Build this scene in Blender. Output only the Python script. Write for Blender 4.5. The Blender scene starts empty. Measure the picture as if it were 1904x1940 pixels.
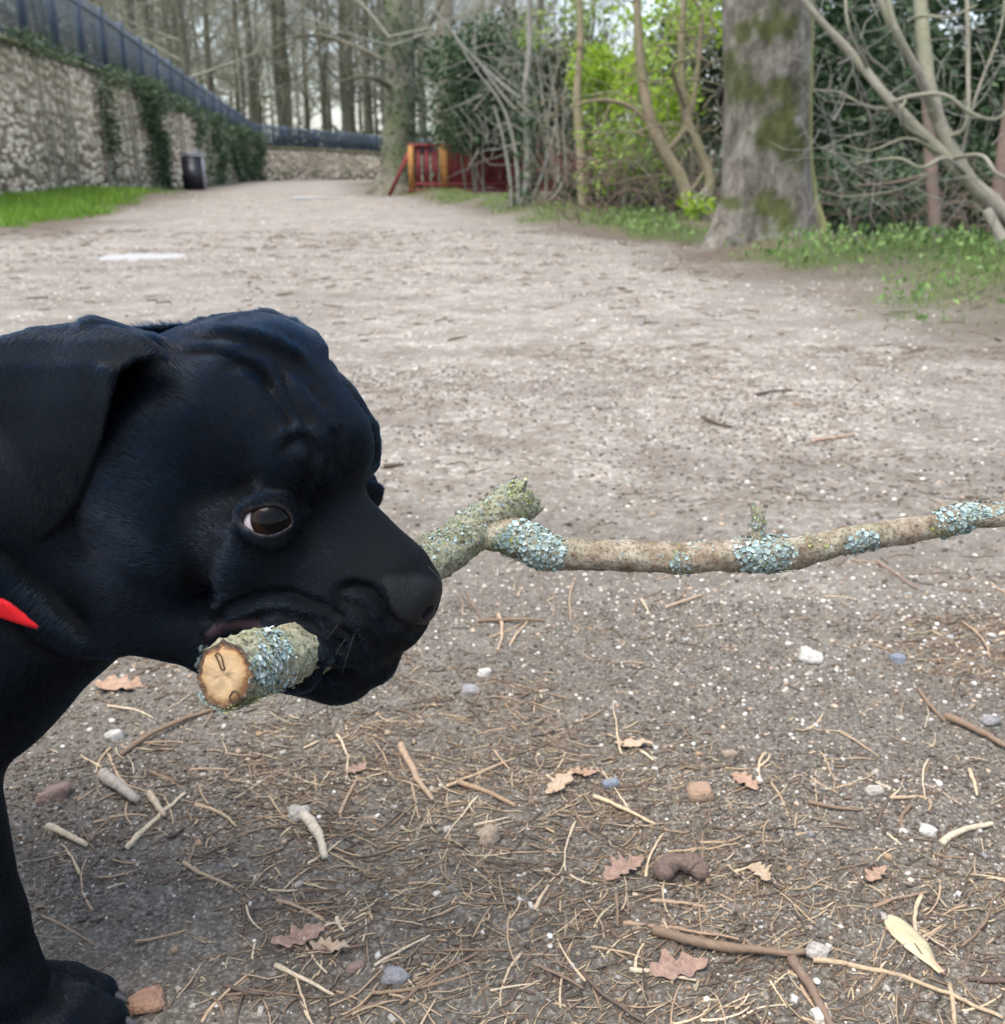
import bpy, bmesh, math, random, os
import numpy as np
from mathutils import Vector, Matrix, noise as mnoise

random.seed(7)
RNG = np.random.default_rng(11)
scene = bpy.context.scene
col = scene.collection

# ------------------------------------------------------------------ camera
CAM_H = 0.60
PITCH = math.radians(18.9)
CP, SP = math.cos(PITCH), math.sin(PITCH)
F = 1904.0                       # focal length in the sketch's pixel unit (image 1904 x 1940)
cam_d = bpy.data.cameras.new('camera')
cam_d.sensor_fit = 'HORIZONTAL'
cam_d.sensor_width = 36.0
cam_d.lens = 36.0
cam_d.clip_start = 0.02
cam_d.clip_end = 1500.0
cam_d.dof.use_dof = True
cam_d.dof.focus_distance = 0.60
cam_d.dof.aperture_fstop = 14.5
cam = bpy.data.objects.new('camera', cam_d)
col.objects.link(cam)
cam.location = (0, 0, CAM_H)
cam.rotation_euler = (math.pi / 2 - PITCH, 0, 0)
scene.camera = cam

# ------------------------------------------------------------------ sky and sun (bright overcast)
SUN_EL, SUN_AZ = math.radians(72), math.radians(230)
world = bpy.data.worlds.new('World')
scene.world = world
world.use_nodes = True
wn = world.node_tree
bg = wn.nodes['Background']
sky = wn.nodes.new('ShaderNodeTexSky')
sky.sky_type = 'NISHITA'
sky.sun_disc = False
sky.sun_elevation = SUN_EL
sky.sun_rotation = SUN_AZ
sky.dust_density = 3.0
hs = wn.nodes.new('ShaderNodeHueSaturation')
hs.inputs['Saturation'].default_value = 0.74
wn.links.new(sky.outputs['Color'], hs.inputs['Color'])
wn.links.new(hs.outputs['Color'], bg.inputs['Color'])
bg.inputs['Strength'].default_value = 0.15
sun_d = bpy.data.lights.new('sun', 'SUN')
sun_d.energy = 1.3
sun_d.angle = math.radians(40)
sun_d.color = (1.0, 0.985, 0.94)
sun = bpy.data.objects.new('sun', sun_d)
col.objects.link(sun)
sun.rotation_euler = (math.pi / 2 - SUN_EL, 0, math.pi - SUN_AZ)
scene.view_settings.view_transform = 'Standard'
scene.view_settings.look = 'None'
scene.view_settings.gamma = 1.0
scene.view_settings.use_curve_mapping = False
scene.view_settings.exposure = 1.7
scene.cycles.use_denoising = True
scene.cycles.max_bounces = 6
scene.cycles.diffuse_bounces = 3
scene.cycles.glossy_bounces = 3
scene.cycles.transparent_max_bounces = 8
scene.render.film_transparent = False


# ------------------------------------------------------------------ helpers
def ray(px, py):
    a, b = (px - 952) / F, (970 - py) / F
    return Vector((a, CP + b * SP, -SP + b * CP))


def ground_at(px, py, z=0.0):
    r = ray(px, py)
    t = (z - CAM_H) / r.z
    return Vector((0, 0, CAM_H)) + r * t


def at_depth(px, py, d):
    return Vector((0, 0, CAM_H)) + ray(px, py) * d


def tag(o, label=None, cat=None, group=None, kind=None):
    if label: o['label'] = label
    if cat: o['category'] = cat
    if group: o['group'] = group
    if kind: o['kind'] = kind
    return o


def empty(name, loc=(0, 0, 0), rz=0.0):
    o = bpy.data.objects.new(name, None)
    col.objects.link(o)
    o.location = loc
    o.rotation_euler = (0, 0, rz)
    o.empty_display_size = 0.05
    return o


def link(name, me, mat=None, parent=None, loc=None, smooth=False):
    o = bpy.data.objects.new(name, me)
    col.objects.link(o)
    if mat is not None and not me.materials:
        me.materials.append(mat)
    if parent is not None: o.parent = parent
    if loc is not None: o.location = loc
    if smooth: me.shade_smooth()
    return o


def mesh_np(name, V, Fc, smooth=False):
    """mesh from numpy arrays; Fc an (n,3) or (n,4) int array"""
    V = np.asarray(V, dtype=np.float32); Fc = np.asarray(Fc, dtype=np.int32)
    me = bpy.data.meshes.new(name)
    k = Fc.shape[1]
    me.vertices.add(len(V)); me.vertices.foreach_set('co', V.ravel())
    me.loops.add(Fc.size); me.loops.foreach_set('vertex_index', Fc.ravel())
    me.polygons.add(len(Fc))
    me.polygons.foreach_set('loop_start', np.arange(len(Fc), dtype=np.int32) * k)
    me.update(calc_edges=True)
    if smooth: me.shade_smooth()
    return me


def float_attr(me, name, vals):
    a = me.attributes.new(name, 'FLOAT', 'POINT')
    a.data.foreach_set('value', np.asarray(vals, dtype=np.float32))


def col_attr(me, name, rgb):
    rgb = np.asarray(rgb, dtype=np.float32)
    a = me.attributes.new(name, 'FLOAT_COLOR', 'POINT')
    a.data.foreach_set('color', np.concatenate([rgb, np.ones((len(rgb), 1), np.float32)], 1).ravel())


class NT:
    """tiny node-tree writer"""
    def __init__(self, name):
        self.m = bpy.data.materials.new(name)
        self.m.use_nodes = True
        self.t = self.m.node_tree
        self.b = self.t.nodes['Principled BSDF']
        self.out = self.t.nodes['Material Output']

    def n(self, typ, **kw):
        nd = self.t.nodes.new(typ)
        ins = kw.pop('ins', {})
        for k, v in kw.items(): setattr(nd, k, v)
        for k, v in ins.items(): self.s(nd.inputs[k], v)
        return nd

    def s(self, sock, v):
        if isinstance(v, bpy.types.NodeSocket): self.t.links.new(v, sock)
        elif isinstance(v, (tuple, list)) and len(v) == 3 and sock.type == 'RGBA': sock.default_value = (*v, 1)
        else: sock.default_value = v

    def pos(self, obj=False):
        if obj: return self.n('ShaderNodeTexCoord').outputs['Object']
        return self.n('ShaderNodeNewGeometry').outputs['Position']

    def noise(self, vec, scale, detail=4, rough=0.55, dist=0.0):
        return self.n('ShaderNodeTexNoise', ins={'Vector': vec, 'Scale': scale, 'Detail': detail, 'Roughness': rough, 'Distortion': dist})

    def ramp(self, fac, stops, interp='LINEAR'):
        r = self.n('ShaderNodeValToRGB', ins={'Fac': fac})
        cr = r.color_ramp; cr.interpolation = interp
        while len(cr.elements) < len(stops): cr.elements.new(0.5)
        for e, (p, c) in zip(cr.elements, stops):
            e.position = p
            e.color = (c, c, c, 1) if isinstance(c, (int, float)) else (*c, 1)
        return r.outputs['Color']

    def mix(self, fac, a, b, blend='MIX'):
        m = self.n('ShaderNodeMix', data_type='RGBA', blend_type=blend)
        self.s(m.inputs[0], fac); self.s(m.inputs[6], a); self.s(m.inputs[7], b)
        return m.outputs[2]

    def math(self, op, a, b=0.0, clamp=False):
        m = self.n('ShaderNodeMath', operation=op, use_clamp=clamp)
        self.s(m.inputs[0], a); self.s(m.inputs[1], b)
        return m.outputs[0]

    def attr(self, name, out='Fac'):
        return self.n('ShaderNodeAttribute', attribute_name=name).outputs[out]

    def rand(self):
        return self.n('ShaderNodeObjectInfo').outputs['Random']

    def base(self, c, rough=0.8, spec=0.3, bump=None, bstr=0.5, bdist=0.01):
        self.s(self.b.inputs['Base Color'], c)
        self.s(self.b.inputs['Roughness'], rough)
        self.s(self.b.inputs['Specular IOR Level'], spec)
        if bump is not None:
            bn = self.n('ShaderNodeBump', ins={'Height': bump, 'Strength': bstr, 'Distance': bdist})
            self.t.links.new(bn.outputs['Normal'], self.b.inputs['Normal'])
        return self.m


def plain(name, c, rough=0.8, spec=0.3, vary=0.25, scale=40, obj=True):
    """plain colour with grain, so nothing is perfectly uniform"""
    t = NT(name)
    nz = t.noise(t.pos(obj), scale, 5, 0.6)
    lo = tuple(x * (1 - vary) for x in c); hi = tuple(min(1, x * (1 + vary)) for x in c)
    return t.base(t.ramp(nz.outputs['Fac'], [(0.3, lo), (0.7, hi)]), rough, spec, nz.outputs['Fac'], 0.3, 0.3 / scale)


# ------------------------------------------------------------------ numpy noise and mesh pieces
def _hash(i, j, k, seed):
    h = (i * 374761393 + j * 668265263 + k * 2147483647 + seed * 1274126177) & 0xFFFFFFFF
    h = ((h ^ (h >> 13)) * 1274126177) & 0xFFFFFFFF
    return ((h ^ (h >> 16)) & 0xFFFF) / 65535.0


def vnoise(x, y, z=0.0, seed=0):
    x, y, z = np.broadcast_arrays(np.asarray(x, np.float64), y, z)
    xi, yi, zi = np.floor(x).astype(np.int64), np.floor(y).astype(np.int64), np.floor(z).astype(np.int64)
    fx, fy, fz = x - xi, y - yi, z - zi
    fx, fy, fz = (f * f * f * (f * (f * 6 - 15) + 10) for f in (fx, fy, fz))
    out = 0
    for a in (0, 1):
        for b in (0, 1):
            for c in (0, 1):
                w = (fx if a else 1 - fx) * (fy if b else 1 - fy) * (fz if c else 1 - fz)
                out = out + w * _hash(xi + a, yi + b, zi + c, seed)
    return out * 2 - 1


def fbm(x, y, z=0.0, oct=4, seed=0, gain=0.5):
    s = 0; a = 1.0; f = 1.0
    for o in range(oct):
        s = s + a * vnoise(np.asarray(x) * f + o * 17.3, np.asarray(y) * f - o * 9.1, np.asarray(z) * f, seed + o)
        a *= gain; f *= 2.03
    return s


def smooth01(a, b, x):
    t = np.clip((x - a) / (b - a), 0, 1)
    return t * t * (3 - 2 * t)


def spline(P, n):
    """Catmull-Rom through the rows of P (any number of columns)"""
    P = np.asarray(P, float)
    Pe = np.vstack([2 * P[0] - P[1], P, 2 * P[-1] - P[-2]])
    t = np.linspace(0, len(P) - 1 - 1e-6, n)
    i = t.astype(int); f = (t - i)[:, None]
    a, b, c, d = Pe[i], Pe[i + 1], Pe[i + 2], Pe[i + 3]
    return 0.5 * ((2 * b) + (-a + c) * f + (2 * a - 5 * b + 4 * c - d) * f ** 2 + (-a + 3 * b - 3 * c + d) * f ** 3)


def tube(P, R, seg, caps=True):
    """verts/quads of a tube along P with radii R; parallel-transport frame. Returns V, Q, ring index, angle"""
    P = np.asarray(P, float); n = len(P)
    T = np.gradient(P, axis=0); T /= np.linalg.norm(T, axis=1)[:, None] + 1e-12
    ref = np.array([0, 0, 1.0]) if abs(T[0][2]) < 0.9 else np.array([1.0, 0, 0])
    A = np.cross(T[0], ref); A /= np.linalg.norm(A)
    ang = np.arange(seg) * math.tau / seg
    V = np.empty((n, seg, 3)); Nrm = np.empty((n, seg, 3))
    for i in range(n):
        A = A - (A @ T[i]) * T[i]; A /= np.linalg.norm(A) + 1e-12
        Bv = np.cross(T[i], A)
        d = np.cos(ang)[:, None] * A + np.sin(ang)[:, None] * Bv
        Nrm[i] = d; V[i] = P[i] + d * R[i]
    idx = np.arange(n * seg).reshape(n, seg)
    q = np.stack([idx[:-1], np.roll(idx[:-1], -1, 1), np.roll(idx[1:], -1, 1), idx[1:]], -1).reshape(-1, 4)
    return V.reshape(-1, 3), q, Nrm.reshape(-1, 3)


class Bag:
    """collects triangles/quads of many small pieces into one mesh"""
    def __init__(self): self.v = []; self.f = []; self.c = []; self.n = 0

    def add(self, V, Fc, colr=None):
        V = np.asarray(V, float); Fc = np.asarray(Fc)
        if Fc.shape[1] == 3: Fc = np.concatenate([Fc, Fc[:, 2:]], 1)
        self.v.append(V); self.f.append(Fc + self.n); self.n += len(V)
        if colr is not None: self.c.append(np.broadcast_to(np.asarray(colr, float), (len(V), 3)))

    def mesh(self, name, smooth=False):
        V = np.concatenate(self.v); Fc = np.concatenate(self.f)
        tri = Fc[:, 2] == Fc[:, 3]
        me = bpy.data.meshes.new(name)
        me.vertices.add(len(V)); me.vertices.foreach_set('co', V.astype(np.float32).ravel())
        cnt = np.where(tri, 3, 4)
        loops = Fc.ravel()[np.stack([np.ones_like(tri), np.ones_like(tri), np.ones_like(tri), ~tri], 1).ravel().astype(bool)]
        me.loops.add(len(loops)); me.loops.foreach_set('vertex_index', loops.astype(np.int32))
        me.polygons.add(len(Fc)); me.polygons.foreach_set('loop_start', np.concatenate([[0], np.cumsum(cnt)[:-1]]).astype(np.int32))
        me.update(calc_edges=True)
        if self.c: col_attr(me, 'Col', np.concatenate(self.c))
        if smooth: me.shade_smooth()
        return me


def batch(proto_v, proto_f, M, T, colr=None):
    """many copies of one small shape: M (n,3,3), T (n,3) -> V, F, per-vertex colour"""
    n, k = len(M), len(proto_v)
    V = np.einsum('nij,kj->nki', M, proto_v) + T[:, None, :]
    Fc = (np.asarray(proto_f)[None] + (np.arange(n) * k)[:, None, None]).reshape(-1, np.asarray(proto_f).shape[1])
    C = None if colr is None else np.repeat(colr, k, 0)
    return V.reshape(-1, 3), Fc, C


def rotz(a):
    z = np.zeros_like(a); o = np.ones_like(a); c, s = np.cos(a), np.sin(a)
    return np.stack([np.stack([c, -s, z], -1), np.stack([s, c, z], -1), np.stack([z, z, o], -1)], -2)


def roty(a):
    z = np.zeros_like(a); o = np.ones_like(a); c, s = np.cos(a), np.sin(a)
    return np.stack([np.stack([c, z, s], -1), np.stack([z, o, z], -1), np.stack([-s, z, c], -1)], -2)


def randrot(n):
    q = RNG.normal(size=(n, 4)); q /= np.linalg.norm(q, axis=1)[:, None]
    w, x, y, z = q.T
    return np.stack([np.stack([1 - 2 * (y * y + z * z), 2 * (x * y - z * w), 2 * (x * z + y * w)], -1),
                     np.stack([2 * (x * y + z * w), 1 - 2 * (x * x + z * z), 2 * (y * z - x * w)], -1),
                     np.stack([2 * (x * z - y * w), 2 * (y * z + x * w), 1 - 2 * (x * x + y * y)], -1)], -2)


def ico(sub=0):
    bm = bmesh.new(); bmesh.ops.create_icosphere(bm, subdivisions=max(1, sub), radius=1.0)
    bm.verts.ensure_lookup_table()
    V = np.array([v.co[:] for v in bm.verts]); Fc = np.array([[v.index for v in f.verts] for f in bm.faces])
    bm.free()
    return V, Fc


def copy_tree(o, parent=None):
    c = o.copy(); col.objects.link(c); c.parent = parent
    for ch in list(o.children): copy_tree(ch, c)
    return c


def pxl(Vw_):
    d = (Vw_[:, 1]) * CP - (Vw_[:, 2] - CAM_H) * SP; up = Vw_[:, 1] * SP + (Vw_[:, 2] - CAM_H) * CP
    return np.stack([952 + F * Vw_[:, 0] / d, 970 - F * up / d], 1)


def frames(N):
    N = N / (np.linalg.norm(N, axis=1)[:, None] + 1e-9)
    a = np.cross(N, RNG.normal(size=N.shape)); a /= np.linalg.norm(a, axis=1)[:, None] + 1e-9
    return np.stack([a, np.cross(N, a), N], -1)


# ================================================================== the ground
# plan of the place: the path runs away along +y, the walled side on the left, a bank falling to a stream on the right
EDGE_L = spline([(-60, -30), (-16, -4), (-9, 5), (-4.8, 9.3), (-5.2, 13), (-6.9, 22), (-9.3, 33), (-11.6, 48), (-9, 58), (-2, 75)], 300)
EDGE_R = spline([(8, -30), (3.6, -4), (2.35, 2.2), (2.0, 4.3), (1.75, 6.4), (1.10, 9.5), (0.2, 12.3), (-1.5, 20.4), (-3.2, 27), (-5.0, 37.5), (-6.0, 47), (-3, 56), (8, 75)], 300)
def left_x(y): return np.interp(y, EDGE_L[:, 1], EDGE_L[:, 0])
def right_x(y): return np.interp(y, EDGE_R[:, 1], EDGE_R[:, 0])


def base_h(x, y):
    """large shape of the land"""
    x = np.asarray(x, float); y = np.asarray(y, float)
    xr = right_x(y)
    drop = np.clip(x - xr - 1.15, 0, 40)
    h = -0.9 * (1 - np.exp(-(drop / 2.0) ** 1.5)) * smooth01(0, 6, y + 4)
    h = h + 1.6 * smooth01(12, 34, x - xr)                                   # far bank of the stream
    h = h + 0.10 * smooth01(0.0, 0.9, np.clip(x - xr, 0, 2)) * np.exp(-np.clip(x - xr - 1.2, 0, 9) / 1.5)
    xl = left_x(y)
    h = h + 0.14 * smooth01(0.2, 4.0, xl - x)
    h = h + 0.06 * fbm(x / 3.1, y / 3.1, 0, 3, 5)
    return h * smooth01(0.2, 1.2, np.maximum(x - xr, xl - x) + 0.6) + 0.03 * fbm(x / 5.3, y / 5.3, 0, 2, 9) * smooth01(2, 6, np.hypot(x, y))


def path_mask(x, y):
    n = 0.35 * fbm(x * 0.8, y * 0.8, 0, 4, 21)
    w = 0.55 + 0.02 * np.abs(y)
    return smooth01(-w, w, right_x(y) - x + n) * smooth01(-w, w, x - left_x(y) + n)


def soil_h(x, y):
    h = base_h(x, y)
    r = np.hypot(x, y)
    fine = np.clip(1.6 - r / 3.0, 0.15, 1)
    h = h + 0.004 * fbm(x * 9, y * 9, 0, 3, 31) * fine + 0.0022 * fbm(x * 45, y * 45, 0, 4, 33, 0.6) * fine
    # the puddle's hollow
    h = h - 0.035 * np.exp(-(((x + 2.71) / 0.50) ** 2 + ((y - 7.75) / 0.50) ** 2) * 1.3)
    return h


def axis(spec):
    out = []
    for a, b, s0, s1 in spec:
        x = a
        while x < b - 1e-6:
            out.append(x); x += s0 + (s1 - s0) * (x - a) / (b - a)
    out.append(spec[-1][1])
    return np.array(out)


gx = axis([(0, 0.75, .006, .006), (0.75, 3, .008, .05), (3, 12, .06, .5), (12, 60, .6, 4), (60, 600, 6, 80)])
gx = np.concatenate([-gx[:0:-1], gx])
gy = axis([(-300, -20, 60, 6), (-20, 0.2, 4, .08), (0.2, 1.3, .006, .006), (1.3, 4, .007, .03), (4, 14, .035, .3), (14, 60, .35, 2.0), (60, 700, 3, 90)])
XX, YY = np.meshgrid(gx, gy, indexing='ij')
ZZ = soil_h(XX, YY)
nx_, ny_ = XX.shape
gi = np.arange(nx_ * ny_).reshape(nx_, ny_)
gq = np.stack([gi[:-1, :-1], gi[1:, :-1], gi[1:, 1:], gi[:-1, 1:]], -1).reshape(-1, 4)
g_me = mesh_np('ground', np.stack([XX, YY, ZZ], -1).reshape(-1, 3), gq, True)
pm = path_mask(XX, YY)
float_attr(g_me, 'path', pm.ravel())
# paler grazing-angle look of far path painted in; darker littered soil tone close by
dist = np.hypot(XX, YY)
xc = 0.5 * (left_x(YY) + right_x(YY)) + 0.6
far_pale = smooth01(0.7, 2.5, YY + 0.25 * fbm(XX * 1.3, YY * 1.3, 0, 3, 44) - 0.35 * XX) * pm
far_pale = far_pale * (0.78 + 0.30 * np.exp(-((XX - right_x(YY) + 1.9) / 0.8) ** 2) + 0.4 * np.exp(-((XX - left_x(YY) - 2.3) / 1.0) ** 2))
float_attr(g_me, 'far_pale', np.clip(far_pale, 0, 1).ravel())
# grass: tongue under the wall on the left, thin strips along the right-hand edge
def grass_mask(x, y):
    xl, xr = left_x(y), right_x(y)
    n = fbm(x * 0.9, y * 0.9, 0, 4, 61)
    gl = smooth01(0.1, 0.9, xl - x + 0.5 * n) * smooth01(9.0, 11.5, y + n) * smooth01(24.5, 20.5, y + 1.2 * n)
    gl2 = 0.5 * smooth01(0.3, 1.2, xl - x + 0.7 * n) * smooth01(20, 26, y)
    b = x - xr
    gr = smooth01(0.05 - .45 * smooth01(7, 5, y), 0.5, b + 0.40 * n) * smooth01(1.5, 0.7, b + 0.35 * n) * (0.35 + 0.65 * smooth01(-0.25, 0.35, fbm(x * 1.7, y * 0.9, 0, 3, 71) + 0.25))
    gr = gr * (0.5 + 0.5 * smooth01(7.8, 9.5, y) + .5 * smooth01(7.4, 6.6, y))
    return np.clip(np.maximum(np.maximum(gl, gl2), gr), 0, 1)
gm = grass_mask(XX, YY)
float_attr(g_me, 'grass', gm.ravel())

gt = NT('trodden_earth')
P_ = gt.pos()
n1 = gt.noise(P_, 2.2, 5, 0.6); n2 = gt.noise(P_, 26, 6, 0.65); n3 = gt.noise(P_, 240, 4, 0.7)
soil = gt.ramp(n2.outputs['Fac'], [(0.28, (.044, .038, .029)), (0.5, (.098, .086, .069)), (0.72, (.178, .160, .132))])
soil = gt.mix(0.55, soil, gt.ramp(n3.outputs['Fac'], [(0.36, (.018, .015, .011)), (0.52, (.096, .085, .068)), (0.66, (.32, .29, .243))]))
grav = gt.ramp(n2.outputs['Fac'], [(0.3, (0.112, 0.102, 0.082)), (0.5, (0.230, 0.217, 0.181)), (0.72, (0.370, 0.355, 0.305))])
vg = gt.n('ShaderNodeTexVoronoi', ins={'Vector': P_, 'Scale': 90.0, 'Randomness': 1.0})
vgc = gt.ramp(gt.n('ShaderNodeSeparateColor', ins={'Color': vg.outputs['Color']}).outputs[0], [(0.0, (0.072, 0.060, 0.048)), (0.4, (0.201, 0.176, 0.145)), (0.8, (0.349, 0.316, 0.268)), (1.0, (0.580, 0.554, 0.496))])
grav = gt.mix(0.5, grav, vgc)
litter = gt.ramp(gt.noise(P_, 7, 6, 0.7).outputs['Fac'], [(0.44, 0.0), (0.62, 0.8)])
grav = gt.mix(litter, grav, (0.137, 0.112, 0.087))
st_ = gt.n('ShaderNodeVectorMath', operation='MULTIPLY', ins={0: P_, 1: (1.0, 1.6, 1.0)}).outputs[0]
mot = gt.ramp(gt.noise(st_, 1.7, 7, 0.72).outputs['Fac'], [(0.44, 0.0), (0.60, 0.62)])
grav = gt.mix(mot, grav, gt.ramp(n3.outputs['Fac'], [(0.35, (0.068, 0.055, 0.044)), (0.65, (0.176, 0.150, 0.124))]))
earth = gt.mix(gt.attr('far_pale'), soil, grav)
wood_floor = gt.ramp(n2.outputs['Fac'], [(0.3, (.035, .026, .018)), (0.5, (.075, .055, .038)), (0.75, (.15, .115, .08))])
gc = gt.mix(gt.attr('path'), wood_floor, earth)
gsoil = gt.ramp(n2.outputs['Fac'], [(0.3, (.030, .045, .012)), (0.7, (.075, .11, .030))])
gc = gt.mix(gt.math('MULTIPLY', gt.attr('grass'), 0.7), gc, gsoil)
gc = gt.mix(gt.ramp(n1.outputs['Fac'], [(0.35, 0.0), (0.7, 0.30)]), gc, gt.mix(0.5, gc, (.05, .04, .032)), 'MIX')
hgt = gt.math('ADD', gt.math('MULTIPLY', n3.outputs['Fac'], 0.5), n2.outputs['Fac'])
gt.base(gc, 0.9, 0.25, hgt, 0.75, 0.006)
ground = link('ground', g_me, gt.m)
tag(ground, kind='structure')

# puddles on the path
pt = NT('puddle_water'); pt.base((.38, .37, .36), 0.30, 1.0, pt.noise(pt.pos(), 30, 2).outputs['Fac'], 0.05, 0.01)
for (cx, cy, rx, ry, dz) in ((-2.71, 7.75, .40, .36, -.020), (-3.83, 21.1, .5, .6, .012)):
    bm = bmesh.new(); vs = []
    z0 = float(base_h(np.array(cx), np.array(cy))) + dz
    for k in range(40):
        a = k * math.tau / 40
        f = 1 + 0.22 * math.sin(3 * a + 1) + 0.12 * math.sin(7 * a)
        vs.append(bm.verts.new((cx + rx * f * math.cos(a), cy + ry * f * math.sin(a), z0)))
    bm.faces.new(vs); m_ = bpy.data.meshes.new('puddle'); bm.to_mesh(m_); bm.free()
    tag(link('puddle', m_, pt.m), kind='structure')


def land_at(px, py):
    """where the ray through a spot of the sketch meets the land"""
    if py > 640:
        p = ground_at(px, py)
        return ground_at(px, py, float(base_h(np.array(p.x), np.array(p.y))))
    r = ray(px, py)
    t = 1.0 * 1.004 ** np.arange(1300)
    x, y, z = r.x * t, r.y * t, CAM_H + r.z * t
    k = np.argmax(z < base_h(x, y))
    return Vector((x[k], y[k], z[k]))


# ================================================================== wall, fence, bin
def lerp(a, b, t): return a + (b - a) * t
WA, WB, WC = (-8.35, 12.0), (-12.4, 53.3), (-3.4, 63.0)
def wall_top(y): return float(np.interp(y, [12, 19, 26, 36, 53], [2.8, 2.78, 2.76, 2.36, 1.85]))

stone_mat = NT('rubble_stone')
sp_ = stone_mat.pos(); s1 = stone_mat.noise(sp_, 5, 6, 0.65); s2 = stone_mat.noise(sp_, 1.1, 4, 0.6)
sc_ = stone_mat.mix(stone_mat.rand(), (.47, .395, .28), (.72, .63, .48))
sc_ = stone_mat.mix(stone_mat.ramp(s1.outputs['Fac'], [(0.32, 0.7), (0.55, 0.0)]), sc_, (.17, .135, .10))
sc_ = stone_mat.mix(stone_mat.ramp(s2.outputs['Fac'], [(0.46, 0.0), (0.68, 0.55)]), sc_, (.15, .15, .085))
stone_mat.base(sc_, 0.9, 0.2, s1.outputs['Fac'], 0.6, 0.03)
core_mat = NT('wall_mortar')
cn_ = core_mat.noise(core_mat.pos(), 3, 6, 0.7)
core_mat.base(core_mat.ramp(cn_.outputs['Fac'], [(0.33, (.11, .088, .06)), (0.52, (.24, .20, .145)), (0.72, (.38, .33, .25))]), 0.95, 0.15, cn_.outputs['Fac'], 0.7, 0.06)
moss_coping = plain('mossy_coping', (.16, .15, .085), 0.95, 0.2, 0.5, 4, False)


def strip_box(pts, tops, thick, base=-0.6):
    """a wall body following a plan line; returns mesh data"""
    V_, Fq = [], []
    for i, (x, y) in enumerate(pts):
        j = min(i + 1, len(pts) - 1); k = max(i - 1, 0)
        dx, dy = pts[j][0] - pts[k][0], pts[j][1] - pts[k][1]; L = math.hypot(dx, dy)
        nx, ny = dy / L * thick / 2, -dx / L * thick / 2
        V_ += [(x + nx, y + ny, base), (x - nx, y - ny, base), (x - nx, y - ny, tops[i]), (x + nx, y + ny, tops[i])]
    for i in range(len(pts) - 1):
        a, b = i * 4, i * 4 + 4
        for k in range(4): Fq.append((a + k, b + k, b + (k + 1) % 4, a + (k + 1) % 4))
    Fq.append((0, 1, 2, 3)); e = (len(pts) - 1) * 4; Fq.append((e + 3, e + 2, e + 1, e))
    return mesh_np('wall', np.array(V_), np.array(Fq))


def rubble(seed):
    r_ = random.Random(seed)
    V_ = []
    for x in (-.5, .5):
        for z in (-.5, .5):
            V_.append((x, 0, z))
    ring = []
    for k in range(8):
        a = (k + .5) * math.tau / 8
        c, s = math.cos(a), math.sin(a); m = max(abs(c), abs(s))
        f = 0.5 / m * r_.uniform(.86, 1.0) * (0.93 if k % 2 else 1)
        ring.append((c * f, s * f))
    V_ = [(x, 0.0, z) for x, z in ring] + [(x * .97, -.30, z * .97) for x, z in ring] + [(x * .70 + r_.uniform(-.05, .05), -.5 + r_.uniform(-.1, .1), z * .68) for x, z in ring]
    Fq = [(i * 8 + k, i * 8 + (k + 1) % 8, (i + 1) * 8 + (k + 1) % 8, (i + 1) * 8 + k) for i in range(2) for k in range(8)]
    bm = bmesh.new(); vs = [bm.verts.new(v) for v in V_]
    for f in Fq: bm.faces.new([vs[i] for i in f])
    bm.faces.new(vs[16:24])
    bmesh.ops.recalc_face_normals(bm, faces=bm.faces)
    m = bpy.data.meshes.new('stone'); bm.to_mesh(m); bm.free()
    return m
RUB = [rubble(k) for k in range(10)]
RUBV = []
for m in RUB:
    m.materials.append(stone_mat.m)
    v = np.array([q.co[:] for q in m.vertices]); f = [list(p.vertices) for p in m.polygons]
    RUBV.append((v, f))


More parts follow.
